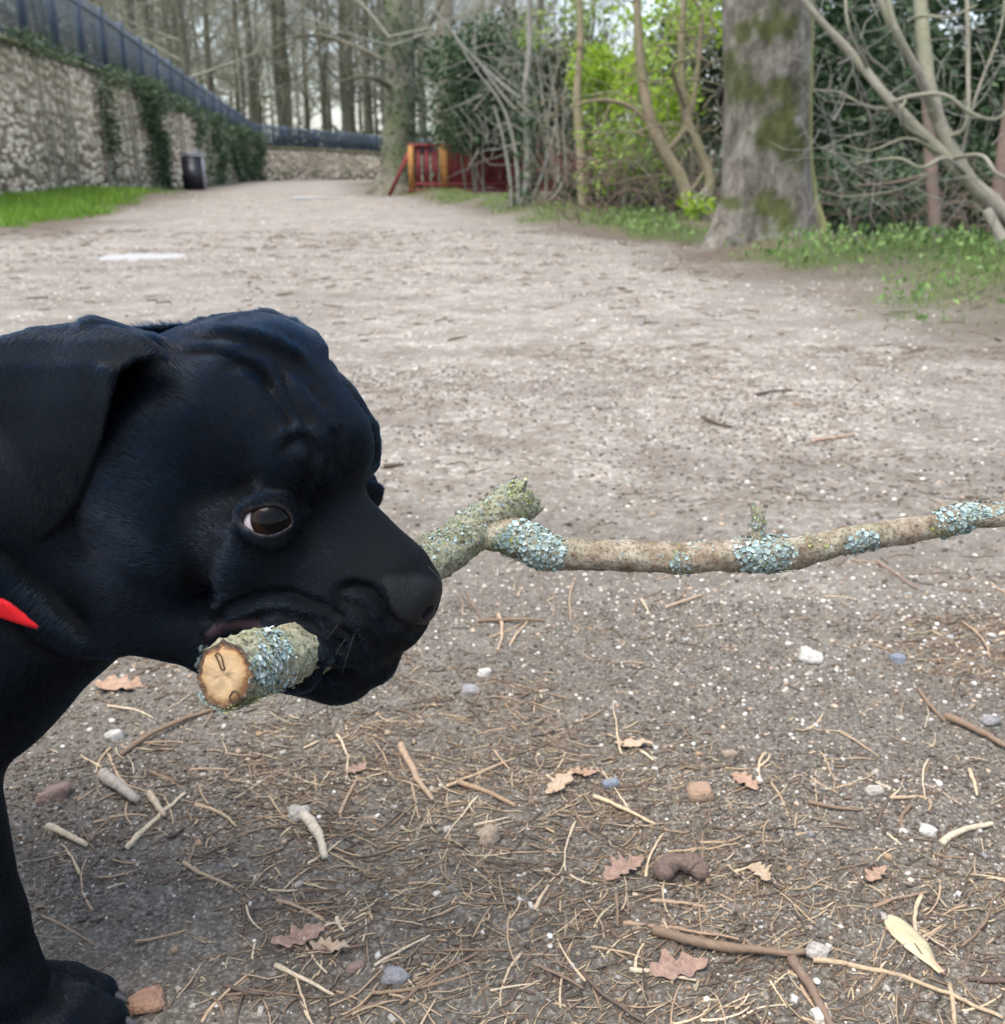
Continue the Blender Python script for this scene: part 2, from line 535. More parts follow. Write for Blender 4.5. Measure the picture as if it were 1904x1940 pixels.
def stone_wall(A, B_, y0, y1, topf, label, n_single, faceleft=False):
    n = 16
    pts = [(lerp(A[0], B_[0], t), lerp(A[1], B_[1], t)) for t in np.linspace(0, 1, n)]
    L = math.hypot(B_[0] - A[0], B_[1] - A[1]); ux, uy = (B_[0] - A[0]) / L, (B_[1] - A[1]) / L
    th = 0.45
    w = link('stone_wall', strip_box([(p[0], p[1]) for p in pts], [topf(t) - .05 for t in np.linspace(0, 1, n)], th), core_mat.m)
    tag(w, label, 'wall')
    nx, ny = uy, -ux                                   # towards the path
    cop = link('coping', strip_box([(p[0], p[1]) for p in pts], [topf(t) + .04 for t in np.linspace(0, 1, n)], th + .12, 0), moss_coping, w)
    me_ = cop.data
    for v in me_.vertices:
        if v.co.z < 0.01: v.co.z = topf(np.clip(((v.co.x - A[0]) * ux + (v.co.y - A[1]) * uy) / L, 0, 1)) - .052
    cells = []
    z = 0.0
    r_ = random.Random(int(L * 10))
    while z < 2.9:
        h = r_.uniform(.10, .17); s = r_.uniform(0, .2)
        while s < L:
            l = r_.uniform(.13, .36)
            t = (s + l / 2) / L
            if z + h < topf(min(1, t)) - .06 and r_.random() < .86: cells.append((s + r_.uniform(-.04, .04), l * r_.uniform(.8, 1.15), z + r_.uniform(-.07, .07), h * r_.uniform(.65, 1.5)))
            s += l + .015
        z += h + .012
    def key(c): return -(c[1] * c[3]) / ((A[1] + uy * c[0]) ** 2 + 30)
    cells = [c for c in cells if (A[1] + uy * c[0]) > y0]
    cells.sort(key=key)
    rest = Bag()
    ang = math.atan2(uy, ux)
    for i, (s, l, z, h) in enumerate(cells):
        cx = A[0] + ux * (s + l / 2) + nx * (th / 2 + .0); cy = A[1] + uy * (s + l / 2) + ny * (th / 2)
        zb = float(base_h(np.array(cx), np.array(cy))) - .05
        if z + h > topf(min(1, (s + l / 2) / L)) - .06: continue
        pr = r_.uniform(.05, .13); k = r_.randrange(10)
        if i < n_single:
            o = link('stone', RUB[k], None, w)
            o.location = (cx, cy, z + h / 2 + 0.02); o.rotation_euler = (0, r_.uniform(-.25, .25), ang); o.scale = (l, pr, h)
        else:
            v, f = RUBV[k]
            v2 = v * np.array([l, pr, h]); c, s_ = math.cos(ang), math.sin(ang)
            v2 = np.stack([v2[:, 0] * c - v2[:, 1] * s_ + cx, v2[:, 0] * s_ + v2[:, 1] * c + cy, v2[:, 2] + z + h / 2 + .02], 1)
            quads = [q for q in f if len(q) == 4]; oct_ = [q for q in f if len(q) == 8][0]
            quads += [oct_[0:4], [oct_[0], oct_[3], oct_[4], oct_[7]], oct_[4:8]]
            rest.add(v2, np.array(quads))
    if rest.n:
        o = link('smaller_stones', rest.mesh('smaller_stones'), stone_mat.m, w); tag(o, kind='stuff')
    return w


LW = math.hypot(WB[0] - WA[0], WB[1] - WA[1])
stone_wall(WA, WB, 14.0, 54, lambda t: wall_top(lerp(WA[1], WB[1], t)), 'long pale rubble stone wall along the left of the path', 300)
stone_wall((WB[0] + .02, WB[1] + .25), WC, 50, 70, lambda t: lerp(1.62, 1.25, t), 'low stone wall crossing the far end of the path', 120)

fence_mat = NT('blue_grey_paint')
fnz = fence_mat.noise(fence_mat.pos(), 3, 4)
fence_mat.base(fence_mat.ramp(fnz.outputs['Fac'], [(0.3, (.026, .042, .060)), (0.7, (.040, .060, .082))]), 0.5, 0.4)


def boxv(sx, sy, sz, base=True):
    V_ = np.array([(x * sx / 2, y * sy / 2, (z if base else z - .5) * sz) for z in (0, 1) for x, y in ((-1, -1), (1, -1), (1, 1), (-1, 1))])
    Fq = np.array([(3, 2, 1, 0), (4, 5, 6, 7), (0, 1, 5, 4), (1, 2, 6, 5), (2, 3, 7, 6), (3, 0, 4, 7)])
    return V_, Fq
def boxm(name, sx, sy, sz, mat, base=True, bevel=0.0):
    V_, Fq = boxv(sx, sy, sz, base)
    m = mesh_np(name, V_, Fq)
    if bevel:
        bm = bmesh.new(); bm.from_mesh(m); bmesh.ops.bevel(bm, geom=bm.edges[:], offset=bevel, segments=2, affect='EDGES'); bm.to_mesh(m); bm.free()
    m.materials.append(mat)
    return m


def fence(A, B_, topf, hf, label, step, slat_w, single_max):
    L = math.hypot(B_[0] - A[0], B_[1] - A[1]); ux, uy = (B_[0] - A[0]) / L, (B_[1] - A[1]) / L
    ang = math.atan2(uy, ux)
    f = empty('metal_fence', (A[0], A[1], topf(0))); tag(f, label, 'fence')
    off = Vector((A[0], A[1], topf(0)))
    def place(o, s, z, sc):
        o.location = Vector((A[0] + ux * s, A[1] + uy * s, z)) - off; o.rotation_euler = (0, 0, ang); o.scale = sc
    slat = boxm('slat', slat_w, .012, 1, fence_mat.m); post = boxm('post', .14, .14, 1, fence_mat.m)
    s = 0.05; i = 0; rest = Bag()
    while s < L:
        t = s / L
        z = topf(t) + .03; h = hf(t)
        if i < single_max:
            o = link('slat', slat, None, f); place(o, s, z, (1, 1, h))
        else:
            V_, Fq = boxv(slat_w, .012, h); c, s_ = math.cos(ang), math.sin(ang)
            V_ = np.stack([V_[:, 0] * c - V_[:, 1] * s_ + ux * s, V_[:, 0] * s_ + V_[:, 1] * c + uy * s, V_[:, 2] + z - off.z], 1)
            rest.add(V_, Fq)
        s += step; i += 1
    if rest.n: tag(link('farther_slats', rest.mesh('farther_slats'), fence_mat.m, f), kind='stuff')
    s = 0.0
    while s < L:
        t = s / L
        o = link('post', post, None, f); place(o, s + .02, topf(t), (1, 1, hf(t) + .08))
        s += 1.9
    n = 14
    for zz in (0.12, 0.88):
        pts = [(A[0] + ux * L * q + uy * .045 - off.x, A[1] + uy * L * q - ux * .045 - off.y) for q in np.linspace(0, 1, n)]
        tops = [topf(q) + .03 + hf(q) * zz - off.z for q in np.linspace(0, 1, n)]
        m = strip_box(pts, tops, .04, 0)
        for k, v in enumerate(m.vertices):
            if v.index % 4 in (0, 1): v.co.z = tops[v.index // 4] - .05
        link('rail', m, fence_mat.m, f)
    return f


fence(WA, WB, lambda t: wall_top(lerp(WA[1], WB[1], t)) + .04, lambda t: float(np.interp(lerp(12, 53, t), [12, 26, 36, 53], [1.5, 1.5, 1.28, .82])), 'tall blue-grey metal railing fence on top of the left wall', .138, .055, 298)
fence((WB[0] - .05, WB[1] + .1), WC, lambda t: lerp(1.68, 1.29, t), lambda t: lerp(.98, .72, t), 'blue-grey metal fence on top of the low far wall', .14, .10, 110)

# litter bin against the wall
bx, by = -8.80, 30.2
bz = float(base_h(np.array(bx), np.array(by)))
lb_ = empty('litter_bin', (bx, by, bz), .1); lb_.scale = (.92, .92, .92); tag(lb_, 'black litter bin with a pale rim standing by the wall', 'litter bin')
blk = plain('black_plastic', (.012, .013, .016), 0.45, 0.4, 0.3, 8)
gal = plain('pale_metal', (.20, .20, .21), 0.45, 0.5, 0.2, 12)
link('body', boxm('body', .60, .50, .98, blk, True, .03), None, lb_, loc=(0, 0, .04))
link('door_panel', boxm('door_panel', .50, .02, .66, plain('bin_door', (.02, .021, .026), .4, .4), True, .008), None, lb_, loc=(0, -.262, .12))
link('side_panel', boxm('side_panel', .03, .48, .95, gal, True, .008), None, lb_, loc=(.318, 0, .05))
ld = link('lid', boxm('lid', .70, .58, .06, gal, True, .02), None, lb_, loc=(0, 0, 1.10))
link('liner', boxm('liner', .56, .44, .09, plain('bin_liner', (.62, .62, .64), .4, .5), True, .02), None, lb_, loc=(.03, -.03, 1.02))
link('ashtray', boxm('ashtray', .22, .16, .05, gal, True, .01), None, ld, loc=(.1, 0, .06))

# ================================================================== plants: leaves, twigs, trees
def leaf_proto(fold=0.25):
    return np.array([(0, 0, 0), (.5, .26, fold * .26), (.42, 0, -.02), (.5, -.26, fold * .26), (1, 0, -.06)]), np.array([(0, 2, 1, 1), (0, 3, 2, 2), (2, 4, 1, 1), (2, 3, 4, 4)])
LPV, LPF = leaf_proto()


def leafy_mat(name, lo, hi, trans=0.3, rough=0.5, spec=0.35):
    t = NT(name)
    c = t.mix(t.attr('Col'), lo, hi)
    t.base(c, rough, spec)
    tr = t.n('ShaderNodeBsdfTranslucent', ins={'Color': c})
    mx = t.n('ShaderNodeMixShader', ins={0: trans, 1: t.b.outputs[0], 2: tr.outputs[0]})
    t.t.links.new(mx.outputs[0], t.out.inputs['Surface'])
    return t.m


def leaves(P, size, droop=0.3, jitter=0.5, outward=None):
    """leaf quads at points P"""
    n = len(P)
    M = randrot(n) if outward is None else frames(outward + RNG.normal(0, .6, (n, 3)))[:, :, [2, 0, 1]]
    sz = size * (1 - jitter / 2 + jitter * RNG.random(n))
    c = np.repeat(np.clip(RNG.normal(.5, .28, n), 0, 1)[:, None], 3, 1)
    return batch(LPV, LPF, M * sz[:, None, None], P, c)




def clumpy(n, R, lumps, lr, shell=0.6):
    """points in an uneven crown made of lumps"""
    C = RNG.normal(size=(lumps, 3)); C /= np.linalg.norm(C, axis=1)[:, None]
    C *= (RNG.random(lumps) ** 0.4)[:, None] * np.asarray(R) * 0.85
    k = RNG.integers(0, lumps, n)
    d = RNG.normal(size=(n, 3)); d /= np.linalg.norm(d, axis=1)[:, None]
    r = (shell + (1 - shell) * RNG.random(n)) * lr * (0.6 + 0.8 * RNG.random(lumps)[k])
    return C[k] + d * r[:, None] * np.array([1, 1, .8]), d


def twigs(seed, height, r0, first=0.3, n1=26, n2=7, n3=4, spread=0.38, up=0.45, seg1=5, wig=0.03, trunk_seg=9, lean=(0, 0)):
    """bare tree: returns trunk (V,Q) and crown (V,Q)"""
    r_ = np.random.default_rng(seed)
    n = 14
    t = np.linspace(0, 1, n)
    wx = np.cumsum(r_.normal(0, wig, n)) * height * .12; wy = np.cumsum(r_.normal(0, wig, n)) * height * .12
    P = np.stack([wx - wx[0] + lean[0] * t * height, wy - wy[0] + lean[1] * t * height, t * height - .2], 1)
    R = r0 * (1 - .86 * t ** 1.1); R[0] *= 1.5; R[1] *= 1.06
    Vt, Qt, _ = tube(P, R, trunk_seg)
    bag_ = Bag()
    def br(p, d, L, r, lev):
        k = 5 if lev < 3 else 4
        tt = np.linspace(0, 1, k)
        side = r_.normal(0, .16, 3) * L
        Q_ = p + d * (tt * L)[:, None] + side * (tt ** 2)[:, None] + np.array([0, 0, up * L * .22]) * (tt ** 2)[:, None]
        V_, q, _ = tube(Q_, r * (1 - .8 * tt) + .0012, 3 if lev > 1 else seg1)
        bag_.add(V_, q)
        m = (n2, n3, 0)[lev - 1]
        for _ in range(m):
            u = r_.uniform(.25, 1.0); i = int(u * (k - 1) - 1e-6); f = u * (k - 1) - i
            pp = Q_[i] * (1 - f) + Q_[min(i + 1, k - 1)] * f
            dd = (Q_[-1] - Q_[0]) / L + r_.normal(0, .65, 3); dd[2] += .15; dd /= np.linalg.norm(dd)
            br(pp, dd, L * r_.uniform(.30, .55), r * .48 * (1 - .5 * u), lev + 1)
    for _ in range(n1):
        u = first + (1 - first) * r_.random() ** .85
        i = int(u * (n - 1) - 1e-6); f = u * (n - 1) - i
        p = P[i] * (1 - f) + P[i + 1] * f
        a = r_.uniform(0, math.tau); el = r_.uniform(.0, .9)
        d = np.array([math.cos(a) * math.cos(el), math.sin(a) * math.cos(el), math.sin(el)])
        br(p, d, height * spread * r_.uniform(.45, 1.0) * (1.15 - .75 * u), r0 * .34 * (1.1 - .8 * u), 1)
    return (Vt, Qt), bag_


olive = NT('lichened_twig_bark')
on_ = olive.noise(olive.pos(), 1.6, 5, 0.6)
olive.base(olive.mix(olive.rand(), olive.ramp(on_.outputs['Fac'], [(0.3, (.15, .152, .098)), (0.7, (.29, .285, .20))]), olive.ramp(on_.outputs['Fac'], [(0.3, (.17, .165, .12)), (0.7, (.32, .31, .235))])), 0.9, 0.2)
dark_bark = NT('dark_tree_bark')
dn_ = dark_bark.noise(dark_bark.pos(), 5, 6, 0.65); dn2 = dark_bark.noise(dark_bark.pos(), 0.9, 4, 0.6)
dcol = dark_bark.mix(dark_bark.ramp(dn2.outputs['Fac'], [(0.42, 0.0), (0.62, 0.8)]), dark_bark.ramp(dn_.outputs['Fac'], [(0.3, (.075, .066, .050)), (0.7, (.185, .17, .13))]), (.085, .100, .045))
dark_bark.base(dcol, 0.95, 0.2, dn_.outputs['Fac'], 0.8, 0.05)

# four prototypes for the far wood
PROT = []
for k, (h, r, fi, n1) in enumerate(((23, .19, .20, 40), (25, .24, .18, 44), (20, .14, .22, 36), (24, .27, .18, 44))):
    (Vt, Qt), cb = twigs(100 + k, h, r, fi, n1, 8, 6, .30, .5)
    tm = mesh_np('trunk', Vt, Qt, True); tm.materials.append(dark_bark.m)
    cmn = cb.mesh('crown', False); cmn.materials.append(olive.m)
    PROT.append((tm, cmn))


def wood_tree(x, y, k, s, rz, label, group=None, name='bare_tree'):
    e = empty(name, (x, y, float(base_h(np.array(x), np.array(y)))), rz); e.scale = (s, s, s)
    link('trunk', PROT[k][0], None, e); link('crown', PROT[k][1], None, e)
    tag(e, label, 'tree', group)
    return e


rw = random.Random(31)
spots = []
tries = 0
while len(spots) < 145 and tries < 20000:
    tries += 1
    d = rw.uniform(46, 150)
    px = rw.uniform(60, 1010) if rw.random() < .86 else rw.uniform(1010, 1904)
    x = (px - 952) / F * d * 1.06
    y = d
    if y < 68 and x > -13: continue
    if x > -12.9 and y < 60: continue
    if x < -8.35 and x > -8.35 - (y - 12) * .105 - 1.5 and y < 55: continue
    if any((x - a) ** 2 + (y - b) ** 2 < (2.0 + d * .012) ** 2 for a, b in spots): continue
    spots.append((x, y))
# a nearer row just behind the fence
for (px, d) in ((150, 34), (258, 40), (330, 48), (392, 50), (455, 58), (560, 64), (610, 68), (690, 70)):
    spots.append(((px - 952) / F * d * 1.06 - 1.2, d))
spots.sort(key=lambda q: q[0] / q[1])
def nth(k): return '%d%s' % (k, 'th' if 10 < k % 100 < 14 else {1: 'st', 2: 'nd', 3: 'rd'}.get(k % 10, 'th'))
KIND = ('slim', 'stout', 'thin pale', 'large dark')
for i_, (x, y) in enumerate(spots):
    k = rw.randrange(4)
    wood_tree(x, y, k, rw.uniform(.85, 1.15), rw.uniform(0, 6.28), '%s bare tree of the far wood, %s from the left' % (KIND[k], nth(i_ + 1)), 'trees of the far wood')

# low dim undergrowth that closes the wood off
def brush(name, label, n, cx, cy, R, size, mat, lumps=40, lr=1.4, kind=None, cat='undergrowth', seedz=0.0):
    P, d = clumpy(n, R, lumps, lr)
    P = P + np.array([cx, cy, 0]); P[:, 2] = np.abs(P[:, 2]) + base_h(P[:, 0], P[:, 1]) + seedz
    b = Bag(); b.add(*leaves(P, size, outward=d))
    o = link(name, b.mesh(name), mat)
    tag(o, label, cat, kind=kind)
    return o
dull_green = leafy_mat('dull_evergreen', (.022, .036, .016), (.075, .098, .048), .2)
dark_green = leafy_mat('dark_evergreen', (.014, .032, .014), (.065, .110, .045), .2, .5, .22)
ivy_green = leafy_mat('ivy_leaf', (.020, .042, .018), (.085, .130, .060), .18, .5, .25)
spring = leafy_mat('young_leaf', (.13, .22, .020), (.40, .56, .060), .45)
spring2 = leafy_mat('young_leaf_soft', (.10, .16, .030), (.27, .36, .07), .4)
brush('undergrowth', 'dim green undergrowth closing off the far wood', 15000, -26, 96, (46, 9, 3.6), .55, dull_green, 110, 2.2, 'stuff')
brush('undergrowth', 'dim undergrowth behind the stream on the right', 9000, 14, 44, (18, 8, 6.5), .40, dull_green, 80, 2.2, 'stuff')

# ivy on the wall
def ivy(label, spans, n, size=.085):
    """spans: (y along the wall, width, z from, z to)"""
    Ps, Ns = [], []
    ux, uy = (WB[0] - WA[0]) / LW, (WB[1] - WA[1]) / LW
    nn = np.array([uy, -ux, 0])
    tot = sum(s[1] * (s[3] - s[2]) for s in spans)
    for (yc, w, z0, z1) in spans:
        m = int(n * w * (z1 - z0) / tot)
        s = RNG.normal(0, w * .36, m) + (yc - WA[1]) / uy; z = z0 + (z1 - z0) * RNG.random(m) ** .8
        s = s + 0.3 * w * fbm(z * 2.2, s * .7, 0, 2, 5)
        off = .30 + .16 * np.abs(RNG.normal(0, 1, m)) * (0.6 + .6 * z / 2.7)
        P = np.array([WA[0], WA[1], 0]) + np.outer(s, [ux, uy, 0]) + off[:, None] * nn; P[:, 2] = z
        Ps.append(P); Ns.append(np.tile(nn + [0, 0, .25], (m, 1)))
    P = np.concatenate(Ps); b = Bag(); b.add(*leaves(P, size, outward=np.concatenate(Ns)))
    e = empty('ivy', (P[:, 0].mean(), P[:, 1].mean(), 0))
    b.v = [v - np.array(e.location) for v in b.v]
    link('foliage', b.mesh('foliage'), ivy_green, e)
    r_ = np.random.default_rng(3)
    sb = Bag()
    for (yc, w, z0, z1) in spans:
        for _ in range(4):
            s = (yc - WA[1]) / uy + r_.normal(0, w * .25); k = 8
            tt = np.linspace(0, 1, k)
            Q_ = np.array([WA[0], WA[1], 0]) + np.outer(s + np.cumsum(r_.normal(0, .08, k)), [ux, uy, 0]) + .33 * nn; Q_[:, 2] = -.05 + tt * z1 * .95
            V_, q, _ = tube(Q_ - np.array(e.location), .025 * (1 - .6 * tt), 5)
            link('stem', mesh_np('stem', V_, q, True), olive.m, e)
    tag(e, label, 'ivy')
def wy(px):       # distance along y where the wall shows at sketch column px
    a = (px - 952) / F / 1.075
    return (-9.03 + .098 * 18.88) / (a + .098)
ivy('thick curtain of dark ivy hanging down the middle of the left wall', [(wy(262), 1.6, .1, 2.75), (wy(255), 2.4, 1.5, 2.9), (wy(275), .9, 0, 1.6)], 5200)
ivy('ivy trailing down the pale wall nearer the camera', [(wy(165), .7, .8, 2.7), (wy(172), .4, .3, 1.8)], 900)
ivy('big mass of ivy smothering the far end of the left wall', [(wy(385), 3.0, .0, 2.5), (wy(425), 5.0, .0, 2.3), (wy(460), 6.0, .0, 2.2), (wy(350), 1.5, 1.2, 2.5)], 7600, .12)
ivy('fringe of ivy along the top of the near left wall', [(wy(25), 2.2, 2.55, 2.95), (wy(100), 1.6, 2.6, 2.85), (wy(205), 3.2, 2.4, 2.9), (wy(310), 4, 2.2, 2.7)], 2200)

# ------------------------------------------------------------------ the great trunk on the right
tb = NT('great_trunk_bark')
tp = tb.pos()
t1 = tb.noise(tb.n('ShaderNodeVectorMath', operation='MULTIPLY', ins={0: tp, 1: (1, 1, .45)}).outputs[0], 14, 6, 0.65); t2 = tb.noise(tp, 3.0, 5, 0.6); t3 = tb.noise(tp, 1.5, 3, 0.5, 0.6)
tc = tb.ramp(t1.outputs['Fac'], [(0.30, (.050, .043, .034)), (0.52, (.125, .111, .090)), (0.72, (.23, .21, .175))])
tc = tb.mix(tb.ramp(t2.outputs['Fac'], [(0.52, 0.0), (0.66, 0.6)]), tc, (.30, .30, .25))
tc = tb.mix(tb.math('MULTIPLY', tb.attr('moss'), tb.ramp(t2.outputs['Fac'], [(0.25, 0.6), (0.5, 1.0)])), tc, tb.ramp(t1.outputs['Fac'], [(0.3, (.028, .034, .013)), (0.7, (.085, .095, .032))]))
tc = tb.mix(tb.attr('lime'), tc, (.27, .28, .055))
tb.base(tc, 0.92, 0.2, tb.math('ADD', t1.outputs['Fac'], t2.outputs['Fac']), 0.8, 0.03)
TX, TY = 2.12, 8.35
tz = float(base_h(np.array(TX), np.array(TY)))
n = 120; seg = 72
zz_ = np.concatenate([np.linspace(-.35, 1.6, 70, endpoint=False), np.linspace(1.6, 9, 50)])
ang = np.arange(seg) * math.tau / seg
rad = np.interp(zz_, [-.35, 0, .12, .3, .55, .9, 1.6, 3, 9], [.58, .455, .415, .375, .352, .342, .332, .322, .24])
V_ = []
for i, z in enumerate(zz_):
    fl = max(0, 1 - z / .75) ** 1.5
    rt = rad[i] * (1 + fl * (.16 * np.cos(5 * ang + .7) + .12 * np.cos(3 * ang + 2.2)) + .018 * np.cos(7 * ang + z) + .03 * fbm(np.cos(ang) * 2.2, np.sin(ang) * 2.2, z * 1.1, 4, 3))
    V_.append(np.stack([rt * np.cos(ang) - .085 * z, rt * np.sin(ang), np.full(seg, z)], 1))
V_ = np.concatenate(V_)
idx = np.arange(n * seg).reshape(n, seg)
q = np.stack([idx[:-1], np.roll(idx[:-1], -1, 1), np.roll(idx[1:], -1, 1), idx[1:]], -1).reshape(-1, 4)
gt_e = empty('great_tree', (TX, TY, tz)); tag(gt_e, 'huge grey mossy tree trunk with flaring roots beside the path', 'tree')
tm = mesh_np('trunk', V_, q, True)
mp = pxl(V_ + np.array([TX, TY, tz]))
moss_spots = [(1400, 150, 26, 50), (1465, 40, 40, 26), (1480, 60, 30, 20), (1405, 60, 20, 18), (1490, 190, 36, 40), (1480, 255, 55, 36), (1420, 170, 30, 26), (1500, 285, 28, 30), (1500, 50, 14, 26), (1470, 230, 40, 18), (1465, 405, 40, 30), (1380, 385, 22, 12), (1385, 130, 14, 40)]
ms = np.zeros(len(V_))
wob = .55 * fbm(V_[:, 0] * 9, V_[:, 1] * 9, V_[:, 2] * 7, 5, 13, .65)
front = V_[:, 1] < .12
for (x, y, rx, ry) in moss_spots:
    ms = np.maximum(ms, np.clip(1.45 - .8 * ((mp[:, 0] - x) / rx) ** 2 - .8 * ((mp[:, 1] - y) / ry) ** 2 + 1.5 * wob, 0, 1) * front)
ms = np.maximum(ms, np.clip(.8 * fbm(V_[:, 0] * 3, V_[:, 1] * 3, V_[:, 2] * 2, 4, 77) - .1, 0, 1) * ~front)
float_attr(tm, 'moss', ms)
float_attr(tm, 'lime', np.clip(((V_[:, 0] + .085 * V_[:, 2]) / np.hypot(V_[:, 0] + .085 * V_[:, 2], V_[:, 1]) - .80) * 5, 0, 1) * .75 * (V_[:, 1] < .35))
link('trunk', tm, tb.m, gt_e)
(_, _), cb = twigs(7, 9, .25, .62, 16, 7, 5, .5, .3)
cr = link('crown', cb.mesh('crown'), olive.m, gt_e, loc=(-.6, 0, 0))
# a dark knot-hole
kp = None
bm = bmesh.new(); bmesh.ops.create_uvsphere(bm, u_segments=16, v_segments=10, radius=1)
for v in bm.verts: v.co = Vector((v.co.x * .058, v.co.y * .03, v.co.z * .06))
km = bpy.data.meshes.new('knot_hole'); bm.to_mesh(km); bm.free(); km.shade_smooth()
kd = at_depth(1408, 178, 7.75) - Vector((TX, TY, tz))
kdir = math.atan2(kd.y, kd.x)
ko = link('knot_hole', km, plain('hollow_wood', (.02, .018, .014), .95), gt_e, loc=(.352 * math.cos(kdir) - .085 * kd.z, .352 * math.sin(kdir), kd.z))
ko.rotation_euler = (0, 0, kdir + math.pi / 2)

# ------------------------------------------------------------------ traced slender trees: lists of sketch points with depth
def traced(name, label, parts, mat, cat='tree', extra=None, seg=8, group=None, thin=1.0):
    """parts: (part name, [(px, py, depth, width px)...])"""
    base = at_depth(*parts[0][1][0][:3])
    e = empty(name, base); tag(e, label, cat, group)
    for nm, pts in parts:
        A = np.array([(*at_depth(x, y, d), w / F * d * .5) for x, y, d, w in pts])
        A[:, 3] *= thin
        C = spline(A, max(10, 5 * len(pts)))
        V_, q, Nr = tube(C[:, :3] - np.array(base), np.maximum(C[:, 3], .001), seg)
        V_ = V_ + Nr * (np.repeat(C[:, 3], seg) * .12 * fbm(V_[:, 0] * 12, V_[:, 1] * 12, V_[:, 2] * 12, 2, 4))[:, None]
        link(nm, mesh_np(nm, V_, q, True), mat, e)
    return e


def grey_bark(name, c, c2):
    t = NT(name); nn = t.noise(t.pos(), 9, 5, .65); n2_ = t.noise(t.pos(), 2.2, 4, .6)
    return t.base(t.mix(t.ramp(n2_.outputs['Fac'], [(0.42, 0.0), (0.65, 0.8)]), t.ramp(nn.outputs['Fac'], [(0.3, tuple(v * .6 for v in c)), (0.7, c)]), c2), 0.9, 0.2, nn.outputs['Fac'], 0.6, 0.02)
pale_bark = grey_bark('pale_lichened_bark', (.235, .215, .17), (.165, .17, .105))
brown_bark = grey_bark('brown_smooth_bark', (.150, .108, .082), (.105, .082, .064))
tan_bark = grey_bark('tan_bark', (.20, .16, .105), (.125, .13, .06))
grey_twig = grey_bark('grey_twig', (.20, .19, .165), (.15, .15, .12))

sap = traced('leaning_sapling', 'pale leaning bare sapling with many crossing branches at the right edge', [
    ('trunk', [(2120, 640, 5.6, 44), (1990, 500, 5.6, 42), (1900, 405, 5.6, 38), (1840, 345, 5.6, 36), (1760, 268, 5.6, 30), (1690, 195, 5.6, 24), (1620, 110, 5.7, 20), (1530, 10, 5.7, 16), (1490, -60, 5.7, 12)]),
    ('branch', [(1840, 345, 5.6, 34), (1790, 260, 5.6, 34), (1762, 170, 5.6, 34), (1750, 80, 5.65, 33), (1738, -60, 5.7, 32)]),
    ('branch', [(1770, 210, 5.6, 22), (1735, 130, 5.55, 20), (1690, 50, 5.5, 18), (1655, -30, 5.5, 16)]),
    ('branch', [(1780, 240, 5.6, 20), (1752, 160, 5.5, 18), (1700, 60, 5.4, 15), (1678, -20, 5.4, 12)]),
    ('branch', [(1790, 262, 5.6, 12), (1830, 235, 5.5, 11), (1834, 120, 5.5, 11), (1832, -30, 5.5, 11)]),
    ('branch', [(1870, 400, 5.6, 26), (1910, 470, 5.5, 26), (1960, 540, 5.5, 26)]),
    ('branch', [(1690, 195, 5.6, 12), (1730, 182, 5.4, 11), (1790, 180, 5.3, 10), (1840, 215, 5.3, 9), (1890, 225, 5.3, 7), (1930, 180, 5.3, 5)]),
    ('branch', [(1760, 268, 5.6, 10), (1715, 240, 5.4, 9), (1708, 210, 5.3, 9), (1716, 188, 5.3, 6)]),
    ('branch', [(1830, 330, 5.6, 11), (1790, 300, 5.3, 10), (1745, 318, 5.2, 9), (1700, 300, 5.2, 7), (1620, 310, 5.2, 4)]),
    ('branch', [(1800, 300, 5.6, 10), (1860, 295, 5.3, 9), (1890, 330, 5.2, 8), (1940, 345, 5.2, 6)]),
    ('branch', [(1700, 210, 5.7, 8), (1640, 200, 5.4, 7), (1590, 175, 5.4, 5), (1540, 170, 5.4, 3)]),
    ('branch', [(1720, 40, 5.6, 8), (1745, 30, 5.5, 8), (1800, 32, 5.4, 7), (1850, 10, 5.4, 5)]),
    ('branch', [(1650, 140, 5.7, 9), (1610, 60, 5.5, 8), (1600, -20, 5.5, 7)]),
    ('branch', [(1820, 300, 5.6, 9), (1850, 180, 5.5, 7), (1895, 60, 5.5, 6), (1905, -20, 5.5, 5)]),
    ('branch', [(1760, 330, 5.9, 6), (1700, 360, 5.8, 5), (1600, 372, 5.8, 3), (1540, 355, 5.8, 2)]),
    ('branch', [(1780, 290, 5.5, 7), (1720, 262, 5.4, 6), (1650, 285, 5.4, 4), (1600, 275, 5.4, 2)]),
], pale_bark, thin=.8)
def spray(parent, n, px0, px1, py0, py1, d0, d1, L, mat, w=4):
    """fine twigs belonging to a tree"""
    b = Bag(); r_ = np.random.default_rng(int(px0 + py0))
    base = np.array(parent.location)
    for _ in range(n):
        d = r_.uniform(d0, d1); x, y = r_.uniform(px0, px1), r_.uniform(py0, py1); a = r_.uniform(0, math.tau)
        k = 5; pts = []
        for i in range(k):
            pts.append(np.array(at_depth(x, y, d)) - base)
            x += L * math.cos(a) / k; y += L * math.sin(a) / k; a += r_.normal(0, .35); d += r_.normal(0, .05)
        ww = w * r_.uniform(.4, 1.0) / F * d * .5
        V_, q, _ = tube(np.array(pts), ww * np.linspace(1, .3, k), 3); b.add(V_, q)
    return tag(link('twigs', b.mesh('twigs'), mat, parent), kind='stuff')
spray(sap, 150, 1540, 1920, -20, 400, 5.0, 6.2, 170, grey_twig, 3.5)

